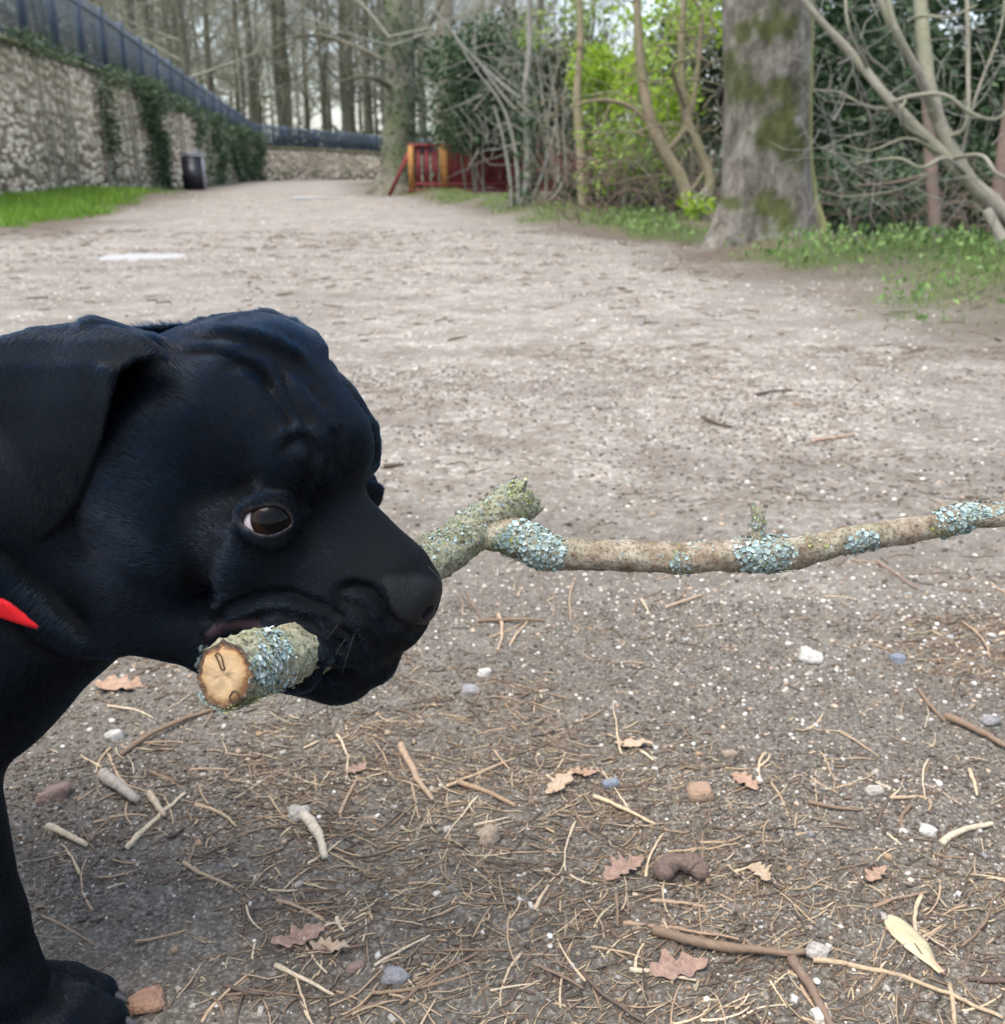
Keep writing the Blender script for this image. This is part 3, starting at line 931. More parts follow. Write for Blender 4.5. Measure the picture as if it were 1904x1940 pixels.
def land_depth(px, py):
    p = land_at(px, py); return p.y * CP - (p.z - CAM_H) * SP
d1 = max(land_depth(1775, 522), 7.0)
br1 = traced('slender_tree', 'slender straight brown trunk rising behind the leaning sapling', [
    ('trunk', [(1781, 530, d1, 32), (1776, 470, d1, 26), (1768, 380, d1, 25), (1762, 290, d1, 24), (1756, 180, d1, 20), (1750, 0, d1, 16), (1742, -300, d1, 9)]),
    ('branch', [(1757, 330, d1, 8), (1700, 345, d1, 6), (1620, 352, d1, 4)])], brown_bark)
d2 = max(land_depth(1885, 545), 7.2)
traced('slender_tree', 'dark brown trunk at the far right edge', [
    ('trunk', [(1884, 565, d2, 36), (1884, 480, d2, 29), (1892, 380, d2, 28), (1903, 280, d2, 27), (1922, 100, d2, 22), (1940, -250, d2, 14)]),
    ('branch', [(1895, 300, d2, 12), (1950, 230, d2, 10), (1980, 120, d2, 6)])], brown_bark)

d3 = 10.2
lt = traced('crooked_tree', 'crooked tan-stemmed small tree just left of the huge trunk', [
    ('trunk', [(1322, 460, d3, 34), (1308, 400, d3, 30), (1292, 345, d3, 27), (1262, 290, d3, 25), (1236, 240, d3, 23), (1222, 180, d3, 20), (1212, 100, d3, 17), (1205, -20, d3, 14)]),
    ('branch', [(1320, 440, d3, 28), (1345, 350, d3, 22), (1325, 280, d3, 19), (1300, 220, d3, 16), (1290, 120, d3, 14), (1296, -10, d3, 12)]),
    ('branch', [(1262, 290, d3, 14), (1300, 240, d3, 12), (1318, 160, d3, 10), (1330, 40, d3, 8)]),
    ('branch', [(1236, 240, d3, 10), (1190, 200, d3, 8), (1130, 190, d3, 6), (1080, 205, d3, 4)]),
    ('branch', [(1300, 210, d3, 9), (1275, 130, d3 - .3, 8), (1310, 110, d3 - .4, 6)]),
    ('branch', [(1290, 345, d3, 12), (1310, 360, d3, 10), (1350, 300, d3, 7)])], tan_bark)
spray(lt, 90, 1180, 1360, -20, 330, 9.4, 10.8, 130, tan_bark, 5)
d4 = 13.5
wt = traced('pale_twiggy_shrub', 'pale grey twiggy shrub in front of the red bridge', [
    ('trunk', [(985, 415, d4, 16), (983, 360, d4, 14), (978, 300, d4, 11), (966, 240, d4, 9), (945, 190, d4, 7), (900, 130, d4, 5), (850, 50, d4, 4)]),
    ('branch', [(990, 412, d4, 26), (1000, 340, d4, 26), (1000, 250, d4, 22), (996, 170, d4, 18), (1003, 90, d4, 14), (1000, -20, d4, 11)]),
    ('branch', [(972, 410, d4, 10), (965, 330, d4, 9), (950, 250, d4, 7), (935, 200, d4, 5)]),
    ('branch', [(1000, 400, d4, 12), (1020, 350, d4, 10), (1040, 290, d4, 8), (1055, 230, d4, 6)]),
    ('branch', [(1005, 410, d4, 9), (1050, 372, d4, 8), (1075, 330, d4, 6)]),
    ('branch', [(1000, 200, d4, 12), (940, 150, d4, 9), (880, 90, d4, 7), (845, 45, d4, 6), (820, 20, d4, 5)]),
    ('branch', [(1000, 230, d4, 10), (960, 190, d4, 8), (915, 130, d4, 6)])], grey_twig, thin=.75)
spray(wt, 70, 890, 1080, 60, 300, 12.6, 14.2, 110, grey_twig, 4)
d5 = 12.0
t5 = traced('slender_tree', 'thin tan sapling trunk right of the red bridge', [
    ('trunk', [(1106, 440, d5, 22), (1104, 380, d5, 20), (1100, 280, d5, 19), (1094, 180, d5, 17), (1100, 60, d5, 14), (1090, -60, d5, 11)]),
    ('branch', [(1100, 300, d5, 8), (1140, 240, d5, 6), (1170, 150, d5, 4)])], tan_bark)
spray(t5, 60, 1040, 1200, -20, 330, 11.4, 12.6, 110, tan_bark, 4)

# ivy clothing stems
def stem_ivy(parent, pts, depth, n, spread, mat=ivy_green, size=.07):
    C = spline(np.array([(*at_depth(x, y, depth), 0) for x, y in pts]), 60)[:, :3]
    P = C[RNG.integers(0, 60, n)] + RNG.normal(0, spread, (n, 3)) - np.array(parent.location)
    b = Bag(); b.add(*leaves(P, size))
    link('ivy_leaves', b.mesh('ivy_leaves'), mat, parent)
stem_ivy(wt, [(990, 412), (1000, 340), (1000, 250), (996, 170)], d4, 900, .10)

# two big dark trunks on the left of the bridge
for (lab, px, pyb, w, lean, ivyn) in (('large dark ivy-grown trunk standing at the left end of the red bridge', 752, 366, 62, 0.0, 1500), ('second dark trunk just right of the large ivy-grown one', 838, 352, 34, 0.01, 500)):
    p = land_at(px, pyb); dd = p.y * CP - (p.z - CAM_H) * SP
    e = traced('woodland_tree', lab, [
        ('trunk', [(px - 5, pyb + 45, dd, w * 2.0), (px - 4, pyb + 5, dd, w * 1.6), (px, pyb - 25, dd, w * 1.15), (px + 3, pyb - 90, dd, w), (px + 6, pyb - 200, dd, w * .92), (px + 4, pyb - 330, dd, w * .85), (px + 2, pyb - 520, dd, w * .7), (px, pyb - 900, dd, w * .3)]),
        ('branch', [(px + 4, pyb - 230, dd, w * .16), (px - 60, pyb - 270, dd, w * .13), (px - 150, pyb - 300, dd, w * .09), (px - 230, pyb - 290, dd - 1, w * .04)]),
        ('branch', [(px + 4, pyb - 260, dd, w * .2), (px + 60, pyb - 320, dd, w * .15), (px + 110, pyb - 420, dd, w * .10)]),
        ('branch', [(px + 4, pyb - 190, dd, w * .2), (px - 50, pyb - 220, dd - 1, w * .12), (px - 120, pyb - 210, dd - 2, w * .05)])], dark_bark.m, seg=14)
    stem_ivy(e, [(px + 14, pyb), (px + 14, pyb - 120), (px + 10, pyb - 240), (px, pyb - 330)], dd - .2, ivyn, .26, ivy_green, .12)
    (_, _), cb = twigs(40 + px, 13, .07, .24, 46, 9, 7, .40, .15)
    link('crown', cb.mesh('crown'), olive.m, e)

# ------------------------------------------------------------------ the red footbridge
red = NT('red_stained_wood')
rn = red.noise(red.n('ShaderNodeVectorMath', operation='MULTIPLY', ins={0: red.pos(), 1: (1, 1, .15)}).outputs[0], 26, 5, .65)
red.base(red.mix(red.rand(), red.ramp(rn.outputs['Fac'], [(0.3, (.12, .021, .020)), (0.7, (.24, .046, .040))]), red.ramp(rn.outputs['Fac'], [(0.3, (.095, .018, .021)), (0.7, (.20, .038, .038))])), 0.75, 0.3, rn.outputs['Fac'], 0.5, .01)
orange = plain('orange_stained_post', (.31, .145, .04), 0.7, 0.3, 0.3, 20)
b0 = Vector((-2.08, 24.2, float(base_h(np.array(-2.08), np.array(24.2)))))
fb = empty('footbridge', b0); tag(fb, 'red-stained wooden footbridge with orange posts beyond the path', 'footbridge')
BD = Vector((1.0, .10, 0)).normalized(); bang = math.atan2(BD.y, BD.x)
BW = Vector((-BD.y, BD.x, 0))
bl = boxm('baluster', .11, .035, .86, red.m); pom = boxm('post', .13, .13, 1.06, orange, True, .008); por = boxm('post', .12, .12, 1.0, red.m, True, .008)
for side, wd_ in ((0, 0.0), (1, 1.7)):
    for i, s in enumerate((0.0, .78, 2.3, 3.8, 5.3)):
        o = link('post', pom if i < 2 else por, None, fb); p = BD * s + BW * wd_; o.location = (p.x, p.y, -.03); o.rotation_euler = (0, 0, bang)
    for zt, hh in ((1.0, .07), (.16, .06)):
        m = boxm('rail', 5.5, .09, hh, red.m, True, .008); o = link('rail', m, None, fb); p = BD * 2.68 + BW * (wd_ - .004); o.location = (p.x, p.y, zt + .002); o.rotation_euler = (0, 0, bang)
    s = .17
    while s < 5.3:
        gap = .20 if s < .75 else .116
        if any(abs(s - q) < .115 for q in (0, .78, 2.3, 3.8, 5.3)): s += .03; continue
        o = link('baluster', bl, None, fb); p = BD * s + BW * (wd_ + .008); o.location = (p.x, p.y, .12 + random.uniform(-.01, .01)); o.rotation_euler = (0, random.uniform(-.01, .01), bang)
        s += gap
pl = boxm('plank', .16, 1.9, .05, red.m)
s = 0.0
while s < 5.5:
    o = link('plank', pl, None, fb); p = BD * s + BW * .85; o.location = (p.x, p.y, .03); o.rotation_euler = (0, 0, bang); s += .175
m = boxm('brace', .09, .07, 1.25, red.m); o = link('brace', m, None, fb); o.location = (-.52, -.02, -.06); o.rotation_euler = (0, math.radians(27), bang)

# ------------------------------------------------------------------ shrubs
def shrub(name, label, px, py, depth, R, n, size, mat, lumps, lr, group=None, zc=None, stems=5, cat='shrub', bark=None):
    """leafy shrub whose crown centre shows at a sketch spot"""
    c = at_depth(px, py, depth)
    gz = float(base_h(np.array(c.x), np.array(c.y)))
    e = empty(name, (c.x, c.y, gz)); tag(e, label, cat, group)
    P, d = clumpy(n, R, lumps, lr)
    P[:, 2] += c.z - gz
    P[:, 2] = np.maximum(P[:, 2], .03 + .1 * RNG.random(len(P)))
    b = Bag(); b.add(*leaves(P, size, outward=d))
    link('foliage', b.mesh('foliage'), mat, e)
    r_ = np.random.default_rng(int(px * 7 + py))
    for _ in range(stems):
        sb = Bag()
        k = 7; tt = np.linspace(0, 1, k)
        end = P[r_.integers(0, len(P))]
        st = np.array([r_.normal(0, .12), r_.normal(0, .12), -.1])
        Q_ = st + (end - st) * tt[:, None] + np.array([r_.normal(0, .12), r_.normal(0, .12), .25]) * np.sin(tt * math.pi)[:, None]
        V_, q, _ = tube(Q_, .022 * (1 - .8 * tt) + .002, 5); sb.add(V_, q)
        for _ in range(6):
            i = r_.integers(2, k); dd = r_.normal(0, .4, 3); V_, q, _ = tube(Q_[i] + dd * np.linspace(0, 1, 4)[:, None], np.linspace(.007, .001, 4), 3); sb.add(V_, q)
        link('stem', sb.mesh('stem'), bark or olive.m, e)
    return e
G1 = 'bright young-leaved shrubs beyond the verge'
shrub('spring_shrub', 'bright yellow-green leafy shrub above the bridge end', 1160, 140, 12.6, (.85, .7, .55), 2600, .085, spring, 22, .26, G1)
shrub('spring_shrub', 'bright green leafy spray next to the crooked small tree', 1250, 190, 11.6, (.6, .6, .6), 1500, .08, spring, 18, .22, G1)
shrub('spring_shrub', 'loose yellow-green low shrub left of the crooked small tree', 1200, 300, 11.4, (.75, .6, .45), 900, .075, spring2, 20, .24, G1)
shrub('spring_shrub', 'high thin spray of yellow-green leaves against the sky', 1300, 30, 11.8, (.9, .7, .4), 1100, .08, spring, 22, .24, G1)
shrub('spring_shrub', 'faint yellow-green leaf tufts above the pale twiggy shrub', 1060, 40, 14.5, (.8, .6, .6), 420, .09, spring2, 14, .22, G1)
shrub('spring_shrub', 'small bright green shoots at the foot of the crooked small tree', 1322, 392, 9.9, (.16, .14, .12), 160, .07, spring, 6, .09, G1, stems=2)
G2 = 'dark evergreens on the right bank'
shrub('holly_bush', 'dark evergreen tree behind the pale twiggy shrub', 905, 170, 22, (1.1, 1.0, 1.9), 5200, .13, dark_green, 34, .55, G2)
shrub('holly_bush', 'dull green bush behind the bridge', 960, 260, 24, (1.9, 1.2, 1.0), 3600, .13, dull_green, 30, .5, G2)
shrub('laurel_bush', 'tall dark laurel directly right of the huge trunk', 1590, 160, 11.5, (.8, .9, 1.6), 6000, .10, dark_green, 46, .42, G2)
shrub('laurel_bush', 'dense dark laurel behind the leaning sapling', 1730, 110, 13, (1.3, 1.0, 1.9), 7500, .11, dark_green, 56, .5, G2)
shrub('laurel_bush', 'dense dark laurel at the upper right corner', 1890, 130, 12.5, (1.2, 1.0, 2.0), 7500, .11, dark_green, 56, .5, G2)
shrub('laurel_bush', 'low dark bush at the foot of the huge trunk, right side', 1620, 380, 10.5, (.75, .6, .6), 3600, .085, ivy_green, 30, .28, G2)
shrub('laurel_bush', 'shadowy low bush between the brown trunks', 1830, 400, 12, (.9, .7, .7), 3600, .10, dark_green, 30, .34, G2)
shrub('laurel_bush', 'dark low thicket left of the huge trunk', 1230, 395, 12.6, (1.0, .7, .35), 2600, .09, dull_green, 26, .25, G2)
shrub('laurel_bush', 'dark evergreen showing left of the huge trunk top', 1330, 150, 15, (.9, .8, 1.6), 4200, .12, dull_green, 40, .45, G2)
shrub('laurel_bush', 'dark thicket under the bright shrub', 1150, 380, 14.5, (.9, .7, .5), 2400, .10, dull_green, 24, .3, G2)
shrub('laurel_bush', 'far dark evergreen in the gap over the bridge', 1060, 190, 21, (1.6, 1.2, 1.7), 4200, .14, dull_green, 40, .55, G2)
# brambles: bare thin stems in the dim thicket
e = empty('bramble_thicket', land_at(1230, 430)); tag(e, 'tangle of dim brown bramble stems under the bright shrubs', 'bramble')
spray(e, 260, 1040, 1360, 300, 450, 10.2, 13.5, 110, brown_bark, 5)
e = empty('bramble_thicket', land_at(1640, 480)); tag(e, 'tangle of thin bare stems under the laurels on the right', 'bramble')
spray(e, 160, 1540, 1900, 330, 500, 8.5, 11, 110, brown_bark, 4)

# ------------------------------------------------------------------ grass and small verge plants
def blades(xy, hmin, hmax, w):
    n = len(xy); h = hmin + (hmax - hmin) * RNG.random(n); a = RNG.random(n) * math.tau
    z = soil_h(xy[:, 0], xy[:, 1]) - .004
    lean = RNG.normal(0, .35, (n, 2)) * h[:, None]
    V_ = np.empty((n, 5, 3))
    dx, dy = np.cos(a) * w, np.sin(a) * w
    for i, (t, s) in enumerate(((0, -1), (0, 1), (.55, -.7), (.55, .7), (1, 0))):
        V_[:, i, 0] = xy[:, 0] + dx * s + lean[:, 0] * t * t; V_[:, i, 1] = xy[:, 1] + dy * s + lean[:, 1] * t * t; V_[:, i, 2] = z + h * t * (1 - .15 * t)
    Fq = (np.array([(0, 1, 3, 2), (2, 3, 4, 4)])[None] + (np.arange(n) * 5)[:, None, None]).reshape(-1, 4)
    c = np.repeat(np.clip(RNG.normal(.5, .25, n), 0, 1), 5)
    return V_.reshape(-1, 3), Fq, np.stack([c, c, c], 1)
def sample(n, x0, x1, y0, y1, thr=.12):
    xy = np.stack([x0 + (x1 - x0) * RNG.random(n), y0 + (y1 - y0) * RNG.random(n)], 1)
    return xy[RNG.random(n) < grass_mask(xy[:, 0], xy[:, 1]) ** 1.3]
grass_mat = leafy_mat('grass_blade', (.07, .15, .014), (.21, .355, .042), .35, .5, .3)
grass_mat2 = leafy_mat('verge_blade', (.075, .125, .022), (.20, .28, .065), .3, .5, .3)
b = Bag(); b.add(*blades(sample(60000, -9.5, -3.6, 8.2, 25), .07, .20, .006))
b.add(*blades(sample(14000, -12.5, -6.5, 22, 50), .05, .14, .008))
tag(link('grass', b.mesh('grass'), grass_mat), 'bright green grass under the left wall', 'grass', kind='stuff')
b = Bag(); b.add(*blades(sample(52000, .8, 4.6, 2.4, 11), .02, .055, .003)); b.add(*blades(sample(52000, -4.5, 3.0, 10, 30), .03, .085, .006))
tag(link('verge_grass', b.mesh('verge_grass'), grass_mat2), 'thin patchy grass along the right edge of the path', 'grass', kind='stuff')
xy = sample(16000, .9, 4.8, 2.6, 11)
P = np.concatenate([xy, (soil_h(xy[:, 0], xy[:, 1]) + .02 + .06 * RNG.random(len(xy)))[:, None]], 1)
b = Bag(); b.add(*leaves(P, .042, outward=np.tile([0, 0, 1.0], (len(P), 1))))
tag(link('ground_cover', b.mesh('ground_cover'), leafy_mat('ground_cover_leaf', (.055, .11, .028), (.22, .34, .095), .3)), 'small ground-cover leaves on the right verge', 'ground cover', kind='stuff')


# ================================================================== what lies on the path
VI, FI = ico(1)
VI2, FI2 = ico(2)


def gz_(x, y): return soil_h(np.asarray(x), np.asarray(y))


def in_view(n, ymax, ymin=0.5, extra=1.12):
    """random spots inside the camera's wedge, even per area seen from above"""
    out = np.zeros((0, 2))
    while len(out) < n:
        y = ymin + (ymax - ymin) * RNG.random(4 * n) ** 0.62
        x = (RNG.random(4 * n) - 0.5) * 2 * (ymax * 0.58)
        m = np.abs(x) < 0.5 * extra * (y * CP + CAM_H * SP) + 0.05
        out = np.concatenate([out, np.stack([x[m], y[m]], 1)])
    return out[:n]


STONE_COL = np.array([(.50, .46, .40), (.56, .53, .47), (.42, .36, .29), (.34, .26, .19), (.28, .28, .28), (.44, .33, .23), (.22, .19, .155), (.52, .46, .37)])
pebble_mat = NT('pebble')
pn = pebble_mat.noise(pebble_mat.pos(), 320, 4, 0.6)
pebble_mat.base(pebble_mat.mix(pebble_mat.ramp(pn.outputs['Fac'], [(0.35, 0.0), (0.75, 0.5)]), pebble_mat.attr('Col', 'Color'), (.13, .105, .085)), 0.75, 0.35, pn.outputs['Fac'], 0.25, 0.001)


def gravel(n, ymin, ymax, rmin, rmax, pw=2.2, cols=None, sc=2.6, flat=.62):
    cols = STONE_COL if cols is None else cols
    xy = in_view(n, ymax, ymin)
    keep = (path_mask(xy[:, 0], xy[:, 1]) > 0.45) & (RNG.random(len(xy)) < np.clip(.5 + .9 * fbm(xy[:, 0] * sc, xy[:, 1] * sc, 0, 3, 51), .08, 1))
    xy = xy[keep]; n = len(xy)
    r = rmin + (rmax - rmin) * RNG.random(n) ** pw
    M = randrot(n) * (r[:, None, None] * (0.65 + 0.5 * RNG.random((n, 1, 3))))
    M[:, 2] *= flat
    z = gz_(xy[:, 0], xy[:, 1]) + r * 0.12
    c = cols[RNG.integers(0, len(cols), n)] * (0.5 + 0.6 * RNG.random((n, 1)))
    return batch(VI, FI, M, np.concatenate([xy, z[:, None]], 1), c)


bag = Bag()
bag.add(*gravel(15000, 0.5, 1.4, .0004, .0021, 2.4))
bag.add(*gravel(14000, 1.0, 3.4, .0012, .0060, 2.4))
bag.add(*gravel(11000, 2.6, 10.0, .0035, .013, 2.2))
bag.add(*gravel(5000, 8.0, 26.0, .010, .030, 2.0))
CRUMB = np.array([(.050, .040, .030), (.085, .070, .053), (.14, .118, .092), (.030, .024, .018), (.20, .17, .135), (.11, .075, .05)])
bag.add(*gravel(9000, 0.5, 0.92, .0004, .0020, 2.0, None, 4.0, .7))
bag.add(*gravel(16000, 0.5, 0.95, .0005, .0028, 2.0, CRUMB, 4.0, .75))
bag.add(*gravel(26000, 0.5, 1.35, .0005, .0032, 2.0, CRUMB, 4.0, .7))
bag.add(*gravel(16000, 1.2, 3.2, .0012, .0065, 2.0, CRUMB, 3.0, .6))
bag.add(*gravel(3600, 0.5, 1.5, .0012, .0042, 1.8, np.array([(.60, .57, .51), (.66, .63, .58), (.48, .42, .34), (.42, .31, .22)]), 3.0))
bag.add(*gravel(14000, 1.5, 8.0, .0022, .0080, 1.8, np.array([(.60, .57, .50), (.50, .45, .37), (.36, .29, .22), (.66, .63, .57), (.20, .155, .11)]), 2.2))
gv = link('gravel', bag.mesh('gravel', True), pebble_mat.m)
tag(gv, 'fine pale gravel strewn over the earth path', 'gravel', kind='stuff')

# --- pebbles one can pick out
def stone_mesh(seed, flat=0.6, rough=0.36):
    V = VI2.copy()
    f = 1 + rough * fbm(V[:, 0] * 1.4 + seed * 7.1, V[:, 1] * 1.4, V[:, 2] * 1.4, 3, seed) - 0.16 * np.maximum(0, np.sin(V[:, 0] * 2.1 + seed) * np.cos(V[:, 1] * 2.7 + 2 * seed))
    V = np.sign(V) * np.abs(V) ** 0.72 * f[:, None] * np.array([1.0, 0.72 + 0.2 * math.sin(seed * 2.1), flat])
    return mesh_np('pebble', V, FI2, seed % 2 == 0)


STONES = [stone_mesh(k, 0.5 + 0.06 * (k % 4)) for k in range(9)]
def one_stone_mat(name, c, spots=(.12, .10, .085)):
    t = NT(name)
    nn = t.noise(t.pos(True), 2.6, 6, 0.65)
    return t.base(t.mix(t.ramp(nn.outputs['Fac'], [(0.40, 0.0), (0.68, 0.6)]), c, spots), 0.72, 0.35, nn.outputs['Fac'], 0.6, 0.2)
SM = [one_stone_mat('pale_flint', (.52, .47, .40)), one_stone_mat('beige_flint', (.43, .33, .235)), one_stone_mat('grey_flint', (.32, .31, .31)), one_stone_mat('white_quartz', (.66, .63, .57), (.30, .26, .21)), one_stone_mat('ochre_flint', (.46, .30, .17))]
STV = {}
def stone(px, py, wpx, mi, k, label=None, group=None, mat=None, rot=None, sink=0.36, name='pebble'):
    p = land_at(px, py)
    d = (p - Vector((0, 0, CAM_H))).length
    r = wpx / F * d * 0.5 * (1.0 if label else .82)
    key = (k, mi if mat is None else mat.name)
    if key not in STV:
        m = STONES[k].copy(); m.materials.clear(); m.materials.append(mat or SM[mi]); STV[key] = m
    o = link(name, STV[key])
    o.scale = (r, r, r)
    o.location = (p.x, p.y, float(gz_(p.x, p.y)) + r * (0.55 - sink))
    o.rotation_euler = (random.uniform(-.3, .3), random.uniform(-.3, .3), random.uniform(0, 6.28) if rot is None else rot)
    tag(o, label or 'small pale pebble half sunk in the trodden earth of the path', 'stone', group or ('pebbles scattered over the path' if not label else None))
    return o


terracotta = one_stone_mat('terracotta_stone', (.34, .185, .115), (.44, .30, .21))
pinkstone = one_stone_mat('pink_stone', (.30, .205, .165), (.22, .15, .115))
bluestone = one_stone_mat('blue_grey_stone', (.25, .28, .32), (.16, .17, .19))
salmon = one_stone_mat('salmon_stone', (.40, .27, .18), (.30, .20, .13))
SPECIFIC = [
    (282, 1906, 62, terracotta, 0, "rough orange-pink stone lying just in front of the puppy's paw", 0.2),
    (924, 1590, 48, SM[1], 1, 'oblong beige pebble with a pale end in the middle of the bare earth', 0.6),
    (1157, 1490, 32, bluestone, 2, 'smooth blue-grey oval pebble lying alone', 0.2),
    (1326, 1508, 50, salmon, 3, 'blocky salmon-orange stone above the dark dropping', 0.1),
    (1757, 1573, 34, SM[3], 4, 'smooth white oval pebble at the right, casting a dark shadow', -0.5),
    (672, 1828, 32, pinkstone, 5, 'round reddish-brown stone below the curled oak leaf', 0.3),
    (216, 1396, 36, SM[3], 6, "bright white pebble beside the long twig near the puppy's chest", 0.4),
    (1537, 1250, 42, SM[3], 7, 'flat white pebble on the grey earth below the thin end of the stick', 0.0),
    (892, 1313, 40, SM[2], 8, "flat pale grey pebble in front of the puppy's chin", 0.1),
    (918, 1277, 30, SM[3], 1, "rounded white pebble below the puppy's nose", 0.2),
    (1548, 1803, 42, SM[0], 4, 'yellowish flint with a blue-grey tip at the end of the thick brown twig', -0.6),
    (1382, 1427, 30, SM[1], 2, 'yellowish-beige pebble right of the middle', 0.5),
    (568, 1550, 44, SM[0], 7, 'cream pebble touching a pale broken stick', 0.1),
    (1556, 1920, 34, SM[3], 3, 'rounded white pebble at the bottom edge right of the brown twig', 0.3),
    (750, 1852, 52, SM[2], 8, 'flat lumpy grey-green stone among the straws', 0.1),
    (1288, 1652, 0, None, 0, None, 0),
    (1655, 1500, 36, SM[0], 5, 'cream pebble beside a short light stick on the right', 0.2),
    (1700, 1252, 34, bluestone, 6, 'dark blue-grey stone on the right below the stick', 0.2),
    (107, 1510, 54, pinkstone, 1, "pinkish chip beside the puppy's foreleg", 0.1),
    (1875, 1372, 34, SM[2], 0, 'dark charcoal stone at the right edge', 0.3),
]
for (x, y, w, m, k, lab, rt) in SPECIFIC:
    if lab: stone(x, y, w, 0, k, lab, None, m, rt)
n_peb = 0
while n_peb < 250:
    x, y = random.uniform(-20, 1920), 600 + 1330 * random.random() ** 0.6
    if x < 250 and y > 1250: continue
    if x < 840 and y < 1330: continue
    w = random.choice((8, 9, 10, 10, 11, 12, 13, 14, 17, 22)) * (0.6 + 0.4 * (y - 300) / 1600)
    stone(x, y, w, random.choice((0, 0, 3, 3, 1, 2, 4)), random.randrange(9))
    n_peb += 1

# --- straws, twigs, chips
def stick_mesh(name, seed, bend, seg=6, n=7, knob=0.0):
    r_ = random.Random(seed)
    t = np.linspace(-0.5, 0.5, n)
    P = np.stack([t, bend * (0.25 - t * t) + 0.02 * np.array([r_.uniform(-1, 1) for _ in t]), 0.03 * np.array([r_.uniform(-1, 1) for _ in t]) * (1 if knob else .5)], 1)
    R = 0.5 * (1 - 0.35 * np.abs(t + 0.1)) * (1 + knob * np.array([r_.uniform(-.3, .5) for _ in t]))
    V, q, _ = tube(P, R * 0 + 1e-6, seg)
    V2, q, Nr = tube(P, np.ones(n) * 1e-6, seg)
    return P, R, q, Nr


straw_mat = NT('dry_stems')
sn = straw_mat.noise(straw_mat.pos(), 420, 4, 0.6)
straw_mat.base(straw_mat.mix(straw_mat.ramp(sn.outputs['Fac'], [(0.4, 0.0), (0.8, 0.6)]), straw_mat.attr('Col', 'Color'), (.12, .085, .055)), 0.7, 0.3, sn.outputs['Fac'], 0.3, 0.001)
STRAW_COL = np.array([(.34, .25, .155), (.25, .175, .105), (.42, .33, .215), (.17, .115, .072), (.10, .068, .046), (.22, .155, .10), (.36, .28, .185), (.06, .043, .032), (.15, .10, .065)])


def straws(n, ymin, ymax, lmin, lmax, w0, w1, cols=STRAW_COL, clump=0.0, tight=False):
    """n bent three-sided stems"""
    xy = in_view(n, ymax, ymin)
    if clump:                                          # drift into patches as wind and feet leave them
        f = fbm(xy[:, 0] * 3.2, xy[:, 1] * 3.2, 0, 3, 91)
        k = RNG.random(len(xy)) < np.clip(0.35 + clump * f, 0.05, 1); xy = xy[k]
    xy = xy[path_mask(xy[:, 0], xy[:, 1]) > 0.3]; n = len(xy)
    L = lmin + (lmax - lmin) * RNG.random(n) ** 2.2
    wd = w0 + (w1 - w0) * RNG.random(n) ** 1.6
    a = RNG.random(n) * math.tau
    flowa = 0.9 * fbm(xy[:, 0] * 1.1, xy[:, 1] * 1.1, 0, 2, 95)
    a = np.where(RNG.random(n) < 0.45, flowa + 0.5 + RNG.normal(0, 0.4, n), a)
    bend = RNG.normal(0, 0.16, n); tilt = np.abs(RNG.normal(0, 0.06, n))
    ts = np.linspace(-0.5, 0.5, 5)
    Vs = np.empty((n, 5, 3, 3))
    for i, t in enumerate(ts):
        lx = t * L; ly = bend * L * (0.25 - t * t) * 2
        x = xy[:, 0] + lx * np.cos(a) - ly * np.sin(a); y = xy[:, 1] + lx * np.sin(a) + ly * np.cos(a)
        z = gz_(x, y) + wd * 0.45 + np.maximum(0, t + .1) * L * tilt
        rr = wd * 0.5 * (1 - 0.3 * abs(t))
        for j in range(3):
            b = j * math.tau / 3 + 0.5
            Vs[:, i, j, 0] = x - np.sin(a) * np.cos(b) * rr; Vs[:, i, j, 1] = y + np.cos(a) * np.cos(b) * rr; Vs[:, i, j, 2] = z + np.sin(b) * rr
    idx = np.arange(15).reshape(5, 3)
    q = np.stack([idx[:-1], np.roll(idx[:-1], -1, 1), np.roll(idx[1:], -1, 1), idx[1:]], -1).reshape(-1, 4)
    q = np.concatenate([q, [[0, 2, 1, 1], [12, 13, 14, 14]]])
    Fq = (q[None] + (np.arange(n) * 15)[:, None, None]).reshape(-1, 4)
    c = cols[RNG.integers(0, len(cols), n)] * (0.65 + 0.5 * RNG.random((n, 1)))
    return Vs.reshape(-1, 3), Fq, np.repeat(c, 15, 0)


bag = Bag()
bag.add(*straws(13000, 0.5, 1.3, .005, .055, .0006, .0023, clump=1.6))
bag.add(*straws(9000, 0.5, 1.3, .002, .010, .0006, .0022, clump=0.8))
bag.add(*straws(6000, 0.5, 0.92, .004, .045, .0006, .0022, clump=1.4))
bag.add(*straws(5000, 0.5, 0.95, .002, .010, .0005, .0022, clump=0.6))
bag.add(*straws(2600, 0.5, 1.3, .006, .020, .0012, .0036, clump=0.7))
bag.add(*straws(14000, 1.0, 3.6, .008, .06, .0008, .0030, clump=1.1))
bag.add(*straws(7000, 3.0, 11.0, .02, .11, .003, .010, clump=1.2))
sl_ = link('straw_litter', bag.mesh('straw_litter', True), straw_mat.m)
tag(sl_, 'thin dry stems and wood chips littering the earth path', 'litter', kind='stuff')


def twig_mesh(seed, seg=7, n=9, chip=False):
    r_ = random.Random(seed)
    t = np.linspace(-0.5, 0.5, n)
    bd = r_.uniform(-.22, .22)
    kink = r_.uniform(-.3, .3); ka = r_.uniform(-.12, .08)
    P = np.stack([t, bd * (0.25 - t * t) * (0 if chip else 1) + (0 if chip else ka * np.maximum(0, t - kink)), 0.0 * t], 1)
    return P


